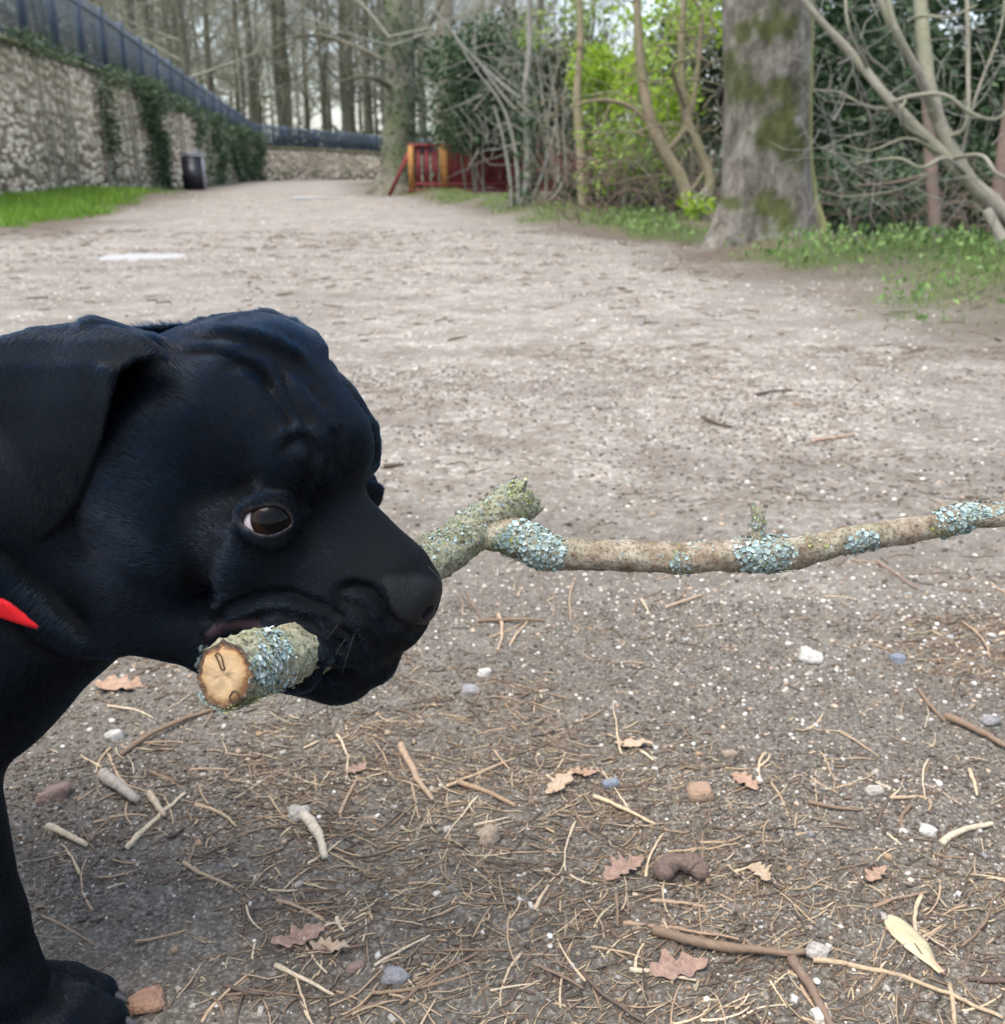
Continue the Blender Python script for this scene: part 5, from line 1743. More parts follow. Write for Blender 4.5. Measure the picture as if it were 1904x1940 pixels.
# roll of loose skin hanging over the collar
rl_ = [hit(x, y) - np.array([0, 0, 10.0]) for x, y in ((-70, 1050), (-10, 1090), (40, 1132), (88, 1176), (140, 1205), (200, 1222))]
for a, b, r1, r2 in zip(rl_[:-1], rl_[1:], (26, 26, 26, 26, 26), (26, 26, 26, 26, 22)): cone(a, r1, b, r2, 44)


# ------------------------------------------------------------------ surface nets
def surface_nets(D):
    s = D < 0
    nx, ny, nz = D.shape
    cnt = np.zeros((nx - 1, ny - 1, nz - 1), np.uint8)
    for i in (0, 1):
        for j in (0, 1):
            for k in (0, 1):
                cnt += s[i:nx - 1 + i, j:ny - 1 + j, k:nz - 1 + k]
    act = np.argwhere((cnt > 0) & (cnt < 8))
    idx = np.full(cnt.shape, -1, np.int32)
    idx[act[:, 0], act[:, 1], act[:, 2]] = np.arange(len(act))
    acc = np.zeros((len(act), 3)); n = np.zeros(len(act))
    co = np.array([(i, j, k) for i in (0, 1) for j in (0, 1) for k in (0, 1)])
    g = (GX, GY, GZ)
    for a in range(8):
        for b in range(a + 1, 8):
            if np.abs(co[a] - co[b]).sum() != 1: continue
            A = act + co[a]; Bq = act + co[b]
            da = D[A[:, 0], A[:, 1], A[:, 2]]; db = D[Bq[:, 0], Bq[:, 1], Bq[:, 2]]
            m = (da < 0) != (db < 0)
            t = np.where(m, da / np.where(m, da - db, 1), 0)
            for ax in range(3):
                pa = g[ax][A[:, ax]]; pb = g[ax][Bq[:, ax]]
                acc[:, ax] += np.where(m, pa + (pb - pa) * t, 0)
            n += m
    V = acc / n[:, None]
    quads = []
    for ax in range(3):
        o1, o2 = [q for q in range(3) if q != ax]
        sa = [slice(None)] * 3; sb = [slice(None)] * 3
        sa[ax] = slice(0, -1); sb[ax] = slice(1, None)
        e = np.argwhere(s[tuple(sa)] != s[tuple(sb)])
        e = e[(e[:, o1] > 0) & (e[:, o2] > 0) & (e[:, o1] < D.shape[o1] - 1) & (e[:, o2] < D.shape[o2] - 1)]
        c = []
        for d1, d2 in ((-1, -1), (0, -1), (0, 0), (-1, 0)):
            q = e.copy(); q[:, o1] += d1; q[:, o2] += d2
            c.append(idx[q[:, 0], q[:, 1], q[:, 2]])
        c = np.stack(c, 1)
        inside = s[e[:, 0], e[:, 1], e[:, 2]]
        flip = inside if ax != 1 else ~inside
        c[~flip] = c[~flip][:, ::-1]
        quads.append(c)
    return V, np.concatenate(quads)


V, Q = surface_nets(D)
# keep the big connected surface: cheap relax
E = np.concatenate([Q[:, [0, 1]], Q[:, [1, 2]], Q[:, [2, 3]], Q[:, [3, 0]]])


def relax(V, lam):
    A = np.zeros_like(V); n = np.zeros(len(V))
    for a, b in ((0, 1), (1, 0)):
        for ax in range(3): A[:, ax] += np.bincount(E[:, a], V[E[:, b], ax], len(V))
        n += np.bincount(E[:, a], minlength=len(V))
    return V + lam * (A / np.maximum(n, 1)[:, None] - V)


def normals(V):
    n = np.cross(V[Q[:, 2]] - V[Q[:, 0]], V[Q[:, 3]] - V[Q[:, 1]])
    N = np.zeros_like(V)
    for c in range(4):
        for ax in range(3): N[:, ax] += np.bincount(Q[:, c], n[:, ax], len(V))
    return N / (np.linalg.norm(N, axis=1)[:, None] + 1e-9)


for _ in range(3): V = relax(V, 0.6); V = relax(V, -0.35)


def pix(V):
    t = ZR - V[:, 2]
    return np.stack([952 + V[:, 0] * F / t, 970 + V[:, 1] * F / t], 1)


def nearside(V):
    """fold the far half of the head onto the near half"""
    l = (V - NO) @ NV
    return np.where((l < 0)[:, None], V - 2 * l[:, None] * NV, V), l


def polydist(P, pts):
    pts = np.asarray(pts, float)
    best = np.full(len(P), 1e9); par = np.zeros(len(P)); acc = 0.0
    L = np.linalg.norm(np.diff(pts, axis=0), axis=1); T = L.sum()
    for (a, b, l) in zip(pts[:-1], pts[1:], L):
        ba = b - a
        h = np.clip(((P - a) @ ba) / (l * l), 0, 1)
        d = np.linalg.norm(P - a - h[:, None] * ba, axis=1)
        m = d < best
        best[m] = d[m]; par[m] = (acc + h[m] * l) / T
        acc += l
    return best, par


Nn = normals(V)
VF, lat = nearside(V)
PXL = pix(VF)
facing = (np.where((lat < 0)[:, None], Nn - 2 * (Nn @ NV)[:, None] * NV, Nn) @ np.array([0.2, -0.1, 1.0])) > -0.1
headm = PXL[:, 0] > -60


def groove(pts, depth, width, lmin=-20, taper=True, power=2):
    """sculpt a fold along a line traced on the near side of the head (mirrored to the far side)"""
    d, par = polydist(PXL, pts)
    f = np.exp(-(d / width) ** power) * facing * headm * (np.abs(lat) > lmin)
    if taper: f = f * np.clip(np.minimum(par, 1 - par) * 5 + 0.15, 0, 1)
    V[:] += Nn * (f * depth * 1.8)[:, None]


# brow arch and mole, creases round the eye
groove([(536, 862), (548, 842), (566, 832), (588, 836), (601, 856), (600, 884)], -4.5, 9)
groove([(525, 850), (545, 826), (570, 816), (598, 822), (616, 850)], 3.5, 13)
groove([(574, 866), (577, 872)], 5, 9, taper=False)
groove([(570, 975), (580, 935), (594, 895)], -4, 10)
groove([(580, 990), (598, 940), (615, 900)], 5, 14)
groove([(448, 975), (470, 950), (503, 940), (535, 944), (556, 962)], 5, 10)
groove([(440, 965), (468, 938), (505, 927), (545, 932)], -4, 8)
groove([(452, 1004), (480, 1028), (520, 1034), (556, 1018)], 4, 9)
groove([(445, 1012), (478, 1046), (525, 1056), (566, 1036)], -6, 9)
groove([(568, 1004), (562, 1030), (548, 1050)], -4, 6)
# furrow between cheek and muzzle
groove([(405, 985), (382, 1050), (366, 1110), (374, 1150)], -7, 34)
# forehead wrinkles
groove([(330, 665), (400, 668), (470, 690), (520, 730)], -5, 9)
groove([(345, 640), (420, 640), (500, 655), (570, 690), (625, 740)], -4, 8)
groove([(590, 720), (620, 770), (640, 815)], -4, 9)
groove([(500, 690), (515, 740), (545, 780), (560, 820)], -7, 11)
groove([(535, 690), (552, 740), (578, 790), (600, 830)], -6, 10)
groove([(440, 660), (500, 668), (560, 700), (615, 750), (655, 800)], -5, 11)
groove([(430, 690), (480, 700), (530, 740)], -5, 12)
groove([(380, 625), (460, 625), (530, 650), (590, 690)], 5, 14)
groove([(640, 810), (648, 860), (640, 910)], -7, 13)
groove([(600, 900), (610, 950), (600, 1000)], -4, 14)
# nose wing and philtrum
groove([(640, 1130), (650, 1116), (669, 1108), (700, 1114), (722, 1140), (738, 1168), (752, 1184), (770, 1188)], -11, 8)
groove([(660, 1130), (685, 1130), (705, 1152), (725, 1178)], 5, 10)
groove([(770, 1188), (790, 1196), (806, 1190)], -8, 7)
groove([(655, 1128), (640, 1150), (636, 1175)], -6, 12)
# lip folds
groove([(395, 1180), (430, 1150), (490, 1128), (550, 1124), (610, 1146), (650, 1180)], -9, 9)
groove([(400, 1196), (440, 1166), (500, 1148), (556, 1148), (610, 1172), (640, 1200)], 6, 11)
groove([(520, 1165), (580, 1178), (630, 1206), (665, 1240)], -6, 8)
groove([(560, 1160), (620, 1180), (668, 1210), (692, 1244)], -5, 9)
groove([(690, 1190), (706, 1215), (716, 1240)], -4, 10)
groove([(566, 1250), (604, 1270), (645, 1280), (682, 1274)], -9, 8)
groove([(590, 1230), (625, 1248), (670, 1254)], 4, 10)
# loose skin on the neck
for _ in range(4): V = relax(V, 0.45); V = relax(V, -0.28)
Nn = normals(V)
Vw, Nw = toworld(V), vecworld(Nn)

# masks
NOSEP = np.array([(704, 1112), (735, 1092), (785, 1088), (830, 1098), (850, 1140), (830, 1184), (796, 1198), (764, 1187), (744, 1168), (724, 1138)], float)
nose_d = poly_sdf(PXL[:, 0], PXL[:, 1], NOSEP)
nose_m = np.clip(0.5 - nose_d / 16, 0, 1) * (np.abs(lat) < 90) * (PXL[:, 0] > 600)
alm_d = poly_sdf(PXL[:, 0], PXL[:, 1], ALM)
rim_m = np.clip(1.0 - (alm_d - 2) / 7, 0, 1) * (np.linalg.norm(VF - EYE_C, axis=1) < 110)
lipd, _ = polydist(PXL, [(398, 1204), (420, 1186), (450, 1180), (490, 1186)])
lip_m = np.clip(1.25 - lipd / 12, 0, 1) * (np.abs(lat) > 70) * (lat > 0)
bare_d, _ = polydist(PXL, [(520, 1048), (560, 1030), (585, 1000)])
bare_m = np.exp(-(bare_d / 22) ** 2) * (np.abs(lat) > 60)

dog_mat = NT('black_dog_skin')
pz = dog_mat.pos()
sk = dog_mat.mix(dog_mat.attr('lip'), (0.0025, 0.003, 0.004), (0.042, 0.026, 0.031))
sk = dog_mat.mix(dog_mat.attr('nose'), sk, (0.0045, 0.0052, 0.0065))
sk = dog_mat.mix(dog_mat.attr('rim'), sk, (0.016, 0.012, 0.012))
vor = dog_mat.n('ShaderNodeTexVoronoi', feature='DISTANCE_TO_EDGE', ins={'Vector': pz, 'Scale': 900.0})
vh = dog_mat.math('MULTIPLY', dog_mat.math('MINIMUM', vor.outputs['Distance'], 0.25), dog_mat.attr('nose'))
wet = dog_mat.math('MAXIMUM', dog_mat.attr('nose'), dog_mat.math('MAXIMUM', dog_mat.attr('rim'), dog_mat.attr('lip')))
dog_mat.base(sk, dog_mat.ramp(wet, [(0, 0.8), (1, 0.46)]), dog_mat.ramp(wet, [(0, 0.08), (1, 0.17)]), vh, 0.8, 0.0012)
me = mesh_np('dog_body', Vw, Q, smooth=True)
float_attr(me, 'nose', nose_m); float_attr(me, 'rim', rim_m); float_attr(me, 'lip', lip_m)
dog = link('dog', me, dog_mat.m)
tag(dog, 'black short-haired puppy with floppy ears carrying a lichen-covered stick', 'dog')

# ------------------------------------------------------------------ eyes
em = NT('dog_eye')
oz = em.n('ShaderNodeSeparateXYZ', ins={'Vector': em.pos(True)}).outputs['Z']
zz = em.math('DIVIDE', oz, EYE_R * S_)
nzv = em.noise(em.pos(True), 900, 3)
ec = em.ramp(zz, [(0.0, (.22, .16, .155)), (0.55, (.31, .28, .285)), (0.60, (.25, .215, .215)), (0.64, (.006, .004, .004)), (0.80, (.012, .0055, .0035)), (0.90, (.007, .0035, .003)), (0.93, (.0015, .0015, .0015))])
em.base(ec, 0.02, 0.11)
bm = bmesh.new(); bmesh.ops.create_uvsphere(bm, u_segments=48, v_segments=32, radius=1.0)
for v in bm.verts:
    f = max(0.0, (v.co.z - 0.66) / 0.34)
    v.co *= (1 + 0.055 * f ** 0.7) * EYE_R * S_
eye_me = bpy.data.meshes.new('eyeball'); bm.to_mesh(eye_me); bm.free(); eye_me.shade_smooth()
gz = np.array([(518 - 505) / 50.0, (978 - 984) / 50.0, 0.0]); gz[2] = math.sqrt(1 - gz[0] ** 2 - gz[1] ** 2)
gz = gz + np.array([0.16, 0.04, 0.0]); gz /= np.linalg.norm(gz)
gw = Vector(vecworld(gz[None])[0])
for c in (EYE_C, mir(EYE_C)):
    o = link('eye', eye_me, em.m, dog, loc=toworld(c[None])[0])
    o.rotation_euler = gw.to_track_quat('Z', 'Y').to_euler()

# ------------------------------------------------------------------ claws
claw_mat = plain('claw', (.05, .047, .045), 0.4, 0.5)
bm = bmesh.new()
rings = []
for i in range(6):
    t = i / 5
    c = Vector((0.013 * t, 0, -0.008 * t * t)); r = 0.0042 * (1 - t) ** 0.6 + 0.0003
    rings.append([bm.verts.new(c + Vector((0, math.cos(a) * r * .75, math.sin(a) * r))) for a in [j * math.tau / 8 for j in range(8)]])
for a, b in zip(rings[:-1], rings[1:]):
    for j in range(8): bm.faces.new((a[j], a[(j + 1) % 8], b[(j + 1) % 8], b[j]))
bm.faces.new(rings[-1])
claw_me = bpy.data.meshes.new('claw'); bm.to_mesh(claw_me); bm.free(); claw_me.shade_smooth()
for oy, fx, zz_ in ((-.036, -.305, .017), (-.013, -.287, .020), (.013, -.284, .020), (.035, -.300, .017)):
    o = link('claw', claw_me, claw_mat, dog, loc=(fx - .002 + .010, .556 + oy * 1.05, .016))

# ------------------------------------------------------------------ fur
NOSE = S(800, 1120, 0)
ear_d = poly_sdf(PXL[:, 0], PXL[:, 1], EAR)
ear_m = (ear_d < 6) & (np.abs(lat) > 165) & (PXL[:, 1] < 1035)
UPD = np.array([0, CP, -SP])                        # world down in dog units
DOWN = UPD
BACK = np.array([-1.0, 0.0, 0.0])
radial = V - NOSE; rl = np.linalg.norm(radial, axis=1); radial /= rl[:, None] + 1e-9
bodyw = np.clip((-770 - V[:, 0]) / 160, 0, 1)[:, None]
flow = radial * (1 - bodyw) + bodyw * (0.85 * DOWN + 0.5 * BACK)
under = np.clip((V[:, 1] - 120) / 120, 0, 1)[:, None] * (1 - bodyw)
flow = flow + under * 0.3 * DOWN
flow[ear_m] = 0.95 * DOWN + 0.35 * BACK
legm = (V[:, 1] > 430)
flow[legm] = DOWN + 0.25 * BACK
pawm = Vw[:, 2] < 0.055
flow[pawm] = 0.55 * DOWN + np.array([1.0, 0, 0])
ln = np.interp(rl, [0, 80, 200, 400, 700, 1000], [3.5, 5, 8, 13, 18, 22])
ln[ear_m] = 11.0
ln[legm] = 14.0
ln[pawm] = 11.0
jaw = (PXL[:, 1] > 1215) & (PXL[:, 0] > 150) & (PXL[:, 0] < 745) & (V[:, 1] > 200)
ln[jaw] = np.maximum(ln[jaw], 11.0)
keep = (1 - nose_m) * (1 - rim_m) * (1 - np.clip(lip_m * 1.5, 0, 1)) * (1 - 0.7 * bare_m)
chan = np.minimum.reduce([polydist(V @ np.eye(3), [a_, b_])[0] for a_, b_ in ((P0, P1),)])
keep *= chan > 54
# triangles
T = np.concatenate([Q[:, [0, 1, 2]], Q[:, [0, 2, 3]]])
ar = np.linalg.norm(np.cross(V[T[:, 1]] - V[T[:, 0]], V[T[:, 2]] - V[T[:, 0]]), axis=1)
vis = np.where(V[:, 0] > -1120, 1.0, 0.10)
wgt = ar * (keep[T].mean(1)) * vis[T].mean(1) * (Nn[T].mean(1)[:, 2] > -0.55 ) + ar * 0.06 * keep[T].mean(1) * (Nn[T].mean(1)[:, 2] <= -0.55)
NH = 330000
pick = RNG.choice(len(T), NH, p=wgt / wgt.sum())
bc = RNG.random((NH, 2)); fl = bc.sum(1) > 1; bc[fl] = 1 - bc[fl]
b0 = 1 - bc.sum(1)
def tri(A): return A[T[pick, 0]] * b0[:, None] + A[T[pick, 1]] * bc[:, :1] + A[T[pick, 2]] * bc[:, 1:]
R0 = tri(V); N0 = tri(Nn); N0 /= np.linalg.norm(N0, axis=1)[:, None]
Fl = tri(flow)
L0 = tri(ln[:, None])[:, 0] * (0.65 + 0.7 * RNG.random(NH))
# clumped waviness in the lie of the coat
wv = np.stack([np.sin(R0[:, 0] / 31 + R0[:, 1] / 47 + 2 * np.sin(R0[:, 2] / 60)), np.sin(R0[:, 1] / 29 - R0[:, 2] / 51 + 1.3 * np.sin(R0[:, 0] / 70)), np.sin(R0[:, 2] / 33 + R0[:, 0] / 57)], 1)
Fl = Fl + 0.16 * wv + RNG.normal(0, 0.09, (NH, 3))
Fl -= (Fl * N0).sum(1)[:, None] * N0
Fl /= np.linalg.norm(Fl, axis=1)[:, None] + 1e-9
lift = (0.10 + 0.14 * RNG.random(NH))[:, None]
pts = np.empty((NH, 4, 3))
for i, t in enumerate((0.0, 0.33, 0.66, 1.0)):
    pts[:, i] = R0 - N0 * 0.6 + L0[:, None] * (Fl * t + N0 * (lift * t - 0.5 * lift * t * t))
fur = bpy.data.hair_curves.new('fur')
fur.add_curves([4] * NH)
fur.attributes['position'].data.foreach_set('vector', toworld(pts.reshape(-1, 3)).astype(np.float32).ravel())
ra = fur.attributes.get('radius') or fur.attributes.new('radius', 'FLOAT', 'POINT')
rr = np.tile(np.array([0.00013, 0.00012, 0.00009, 0.00003], np.float32), NH)
rr *= np.repeat(np.where(R0[:, 0] > -1120, 1.0, 2.6), 4).astype(np.float32)
ra.data.foreach_set('value', rr)
hm = NT('black_fur')
hb = hm.n('ShaderNodeBsdfHairPrincipled', parametrization='COLOR')
hb.inputs['Color'].default_value = (0.0006, 0.0042, 0.0125, 1)
hb.inputs['IOR'].default_value = 1.25
hb.inputs['Roughness'].default_value = 0.17
hb.inputs['Radial Roughness'].default_value = 0.2
hb.inputs['Random Roughness'].default_value = 0.3
hm.t.links.new(hb.outputs[0], hm.out.inputs['Surface'])
fur.materials.append(hm.m)
fo = bpy.data.objects.new('fur', fur); col.objects.link(fo); fo.parent = dog
tag(fo, kind='stuff')
scene.cycles_curves.shape = 'RIBBONS'

# whiskers on the lip, chin and brow
wroots = [((600, 1190), (-60, 90), 70), ((625, 1200), (-35, 110), 75), ((650, 1215), (-50, 80), 60), ((590, 1215), (-70, 80), 70), ((640, 1180), (-75, 95), 80), ((560, 1210), (-20, 60), 45), ((672, 1200), (-30, 90), 70),
          ((540, 1325), (-25, 45), 40), ((620, 1330), (10, 40), 38), ((660, 1322), (25, 35), 36), ((700, 1300), (30, 25), 34), ((580, 1334), (-8, 38), 36), ((716, 1000 - 170), (25, -40), 36), ((712, 845), (34, -30), 34), ((815, 1070), (40, 30), 40), ((305, 1255), (12, -40), 34)]
wp = []
nearv = np.where(lat > -30)[0]
for (x, y), (dx, dy), L in wroots:
    q = nearv[np.argmin(np.linalg.norm(PXL[nearv] - (x, y), axis=1) - 0.02 * V[nearv, 2])]
    dr = np.array([dx, dy, 25.0]); dr /= np.linalg.norm(dr)
    for t in (0, .33, .66, 1.0): wp.append(V[q] + dr * L * t + np.array([0, 1.0, 0]) * 10 * t * t)
wh = bpy.data.hair_curves.new('whiskers'); wh.add_curves([4] * len(wroots))
wh.attributes['position'].data.foreach_set('vector', toworld(np.array(wp)).astype(np.float32).ravel())
ra = wh.attributes.get('radius') or wh.attributes.new('radius', 'FLOAT', 'POINT')
ra.data.foreach_set('value', np.tile(np.array([.0002, .00017, .00013, .00005], np.float32), len(wroots)))
wm = NT('whisker'); wm.base((.015, .015, .016), 0.5, 0.2)
wh.materials.append(wm.m)
wo = bpy.data.objects.new('whiskers', wh); col.objects.link(wo); wo.parent = dog

# ------------------------------------------------------------------ collar
def dval(p):
    i = [int(np.clip(np.searchsorted(g, c), 1, len(g) - 1)) for g, c in zip((GX, GY, GZ), p)]
    return D[i[0], i[1], i[2]]
cc = S(0, 1040, 0)
e1 = np.array([0.93, 0.37, -0.05]); e1 /= np.linalg.norm(e1)
e2 = NV - (NV @ e1) * e1; e2 /= np.linalg.norm(e2)
e3 = np.cross(e1, e2)
NA = 120
def ring(off):
    out = []
    for k in range(NA):
        a = k * math.tau / NA
        dr = math.cos(a) * e1 + math.sin(a) * e2
        r = np.arange(60.0, 560, 3)
        p_ = cc + e3 * off + dr * r[:, None]
        i_ = [np.clip(np.searchsorted(g, p_[:, q]), 0, len(g) - 1) for q, g in enumerate((GX, GY, GZ))]
        o_ = D[i_[0], i_[1], i_[2]] >= 0
        out.append(r[np.argmax(o_)] if o_.any() else 560)
    out = np.array(out)
    for _ in range(6): out = 0.25 * np.roll(out, 1) + 0.5 * out + 0.25 * np.roll(out, -1)
    return out
DIRS = np.array([math.cos(k * math.tau / NA) * e1 + math.sin(k * math.tau / NA) * e2 for k in range(NA)])
for _ in range(4):
    pr = cc + DIRS * ring(0)[:, None]; pq = pix(pr)
    nr = [k for k in range(NA) if DIRS[k][2] > 0.2]
    kk = min(nr, key=lambda k: abs(pq[k][0] - 10))
    cc = cc + np.array([0, 1147 - pq[kk][1], 0]) * 0.8
cv = []; thick = [0, 9, 11, 11, 11, 9, 0]
for off, th in zip((-26, -24, -13, 0, 13, 24, 26), thick):
    rg = ring(off)
    q_ = pix(cc + e3 * off + DIRS * (rg + th)[:, None])
    bury = smooth01(-14, 10, 1112 + 0.90 * q_[:, 0] - q_[:, 1]) * (DIRS[:, 2] > -.3) * (q_[:, 0] > -60)      # loose skin swallows the band
    cv.append(cc + e3 * off + DIRS * (rg + th - 45 * bury)[:, None])
cv = np.concatenate(cv)
cf = [(i * NA + k, i * NA + (k + 1) % NA, (i + 1) * NA + (k + 1) % NA, (i + 1) * NA + k) for i in range(6) for k in range(NA)]
cm = NT('red_webbing')
wvn = cm.n('ShaderNodeTexWave', ins={'Vector': cm.pos(True), 'Scale': 500.0, 'Distortion': 1.0})
cm.base((0.62, 0.008, 0.012), 0.7, 0.3, wvn.outputs['Fac'], 0.4, 0.0006)
co_ = link('collar', mesh_np('collar', toworld(np.array(cv)), cf, True), cm.m)
tag(co_, "red webbing collar round the black puppy's neck", 'collar')



# ================================================================== the stick in the puppy's mouth
def DP(px, py, t): return toworld(PX(px, py, t)[None])[0]
SU = S_
main = [(*DP(424, 1276, 1640), 54 * SU), (*DP(480, 1261, 1715), 57 * SU), (*DP(540, 1244, 1800), 53 * SU), (*toworld(P2[None])[0], 52 * SU), (*DP(760, 1104, 2090), 51 * SU), (*DP(838, 1046, 2185), 49 * SU),
        (*DP(905, 1000, 2205), 48 * SU), (*DP(962, 962, 2215), 50 * SU), (*DP(996, 938, 2220), 46 * SU)]
branch = [(*DP(905, 1010, 2205), 34 * SU), (*DP(962, 1012, 2190), 42 * SU), (*DP(1010, 1032, 2180), 44 * SU), (*DP(1050, 1047, 2170), 37 * SU), (*DP(1110, 1051, 2160), 34 * SU), (*DP(1250, 1056, 2150), 33 * SU), (*DP(1290, 1058, 2150), 35 * SU), (*DP(1400, 1052, 2145), 34 * SU), (*DP(1445, 1050, 2145), 38 * SU),
          (*DP(1520, 1044, 2145), 33 * SU), (*DP(1620, 1020, 2145), 29 * SU), (*DP(1740, 1002, 2145), 27 * SU), (*DP(1812, 985, 2145), 31 * SU), (*DP(1850, 977, 2145), 26 * SU), (*DP(1960, 978, 2145), 23 * SU), (*DP(2090, 965, 2150), 20 * SU)]
twigA = [(*DP(1437, 1040, 2140), 17 * SU), (*DP(1435, 1005, 2135), 13 * SU), (*DP(1437, 985, 2135), 14 * SU), (*DP(1434, 966, 2135), 12 * SU)]

bark = NT('lichened_bark')
bp = bark.pos()
b1 = bark.noise(bp, 70, 5, 0.65); b2 = bark.noise(bp, 420, 5, 0.7); b3 = bark.noise(bp, 160, 4, 0.6)
bc_ = bark.ramp(b1.outputs['Fac'], [(0.30, (.085, .052, .032)), (0.46, (.19, .145, .098)), (0.60, (.29, .25, .185)), (0.75, (.43, .385, .30))])
bc_ = bark.mix(bark.math('MULTIPLY', bark.attr('green'), bark.ramp(b3.outputs['Fac'], [(0.30, 0.25), (0.62, 0.9)])), bc_, bark.ramp(b2.outputs['Fac'], [(0.3, (.105, .120, .060)), (0.55, (.225, .250, .160)), (0.75, (.40, .43, .34))]))
bc_ = bark.mix(bark.ramp(b2.outputs['Fac'], [(0.36, 0.75), (0.50, 0.0)]), bc_, (.035, .026, .02))
bark.base(bc_, 0.85, 0.25, bark.math('ADD', b2.outputs['Fac'], b3.outputs['Fac']), 0.9, 0.0016)
stick = empty('lichen_covered_stick', tuple(DP(760, 1104, 2090)))
tag(stick, "long knobbly stick covered in blue-green lichen, held in the puppy's mouth", 'stick')
inv = -np.array(DP(760, 1104, 2090))
SURF = []


def limb(name, ctrl, seg, n, green, rough=0.09, cap=False, jag=False):
    C = spline(np.array(ctrl), n)
    P, R = C[:, :3], C[:, 3]
    V_, q, Nr = tube(P, R, seg)
    Rr = np.repeat(R, seg)
    f = 0.10 * fbm(V_[:, 0] * 70, V_[:, 1] * 70, V_[:, 2] * 70, 3, 3) + rough * fbm(V_[:, 0] * 320, V_[:, 1] * 320, V_[:, 2] * 320, 3, 8)
    V_ = V_ + Nr * (Rr * f)[:, None]
    if jag:
        e = np.arange(n - 3, n).repeat(seg); T_ = P[-1] - P[-3]; T_ /= np.linalg.norm(T_)
        V_[(n - 3) * seg:] += T_ * (0.006 * fbm(V_[(n - 3) * seg:, 0] * 260, V_[(n - 3) * seg:, 1] * 260, V_[(n - 3) * seg:, 2] * 260, 3, 5))[:, None]
    SURF.append((name, V_.copy(), Nr.copy(), np.repeat(np.linspace(0, 1, n), seg)))
    nv = len(V_); k = np.arange(seg)
    V_ = np.concatenate([V_, [P[0], P[-1] - (P[-1] - P[-2]) * 0.6]])
    fq = [q, np.stack([np.full(seg, nv + 1), (n - 1) * seg + k, (n - 1) * seg + np.roll(k, -1), (n - 1) * seg + np.roll(k, -1)], 1)]
    if not cap: fq.append(np.stack([np.full(seg, nv), np.roll(k, -1), k, k], 1))
    b_ = Bag(); b_.v.append(V_ + inv); b_.f.append(np.concatenate(fq))
    m = b_.mesh(name, True)
    s_ = np.concatenate([np.repeat(np.linspace(0, 1, n), seg), [0, 1]])
    float_attr(m, 'green', np.clip(green(s_) + 0.35 * fbm(V_[:, 0] * 30, V_[:, 1] * 30, V_[:, 2] * 30, 2, 6), 0, 1))
    return link(name, m, bark.m, stick), V_, P, R


o_main, Vm, Pm, Rm = limb('thick_stem', main, 44, 150, lambda s: np.interp(s, [0, .25, .5, 1], [.75, .8, .95, .95]), cap=True, jag=True)
o_br, _, Pb, Rb = limb('branch', branch, 36, 320, lambda s: np.interp(s, [0, .15, .25, .4, .55, 1], [.5, .25, -.15, -.05, .2, .15]), 0.06)
o_tw, _, _, _ = limb('side_twig', twigA, 16, 40, lambda s: s * 0 + .55, 0.12, jag=True)

# sawn end
T0 = (Pm[0] - Pm[4]); T0 /= np.linalg.norm(T0)
Tc = np.array(toworld(np.array([[0., 0, 0]]))[0] - toworld(np.array([[0., 0, 1.0]]))[0]); Tc /= -np.linalg.norm(Tc)
face_ring = Vm[:44]
cw = face_ring.mean(0)
fv, ff = [cw + T0 * 0.0015], []
rad_steps = [0.2, 0.4, 0.6, 0.76, 0.86, 0.93, 1.0]
for rs in rad_steps:
    for k in range(44):
        p = cw + (face_ring[k] - cw) * rs * (1.0 if rs < .98 else 1.003)
        bump = 0.0016 * (1 - rs ** 6) + 0.0009 * float(fbm(p[0] * 300, p[1] * 300, p[2] * 300, 3, 2))
        if .80 < rs < .9: bump -= 0.0012
        fv.append(p + T0 * bump)
for k in range(44): ff.append((0, 1 + k, 1 + (k + 1) % 44, 1 + (k + 1) % 44))
for i in range(len(rad_steps) - 1):
    for k in range(44): ff.append((1 + i * 44 + k, 1 + (i + 1) * 44 + k, 1 + (i + 1) * 44 + (k + 1) % 44, 1 + i * 44 + (k + 1) % 44))
b_ = Bag(); b_.v.append(np.array(fv) + inv); b_.f.append(np.array(ff))
fm = b_.mesh('cut_end', True)
float_attr(fm, 'rr', np.concatenate([[0.0], np.repeat(rad_steps, 44)]))
wd = NT('sawn_wood')
w1 = wd.noise(wd.pos(), 130, 5, 0.6); w2 = wd.noise(wd.pos(), 600, 4, 0.7)
wr_ = wd.math('ADD', wd.attr('rr'), wd.math('MULTIPLY', wd.math('SUBTRACT', w1.outputs['Fac'], 0.5), 0.30))
wc = wd.ramp(wr_, [(0.0, (.29, .20, .11)), (0.50, (.33, .23, .125)), (0.74, (.29, .18, .085)), (0.81, (.17, .08, .03)), (0.87, (.10, .055, .03)), (0.95, (.05, .032, .022))])
wc = wd.mix(wd.ramp(w2.outputs['Fac'], [(0.55, 0.0), (0.75, 0.6)]), wc, (.46, .36, .24))
wd.base(wc, 0.8, 0.25, w2.outputs['Fac'], 0.5, 0.001)
fo_ = link('cut_end', fm, wd.m, stick)
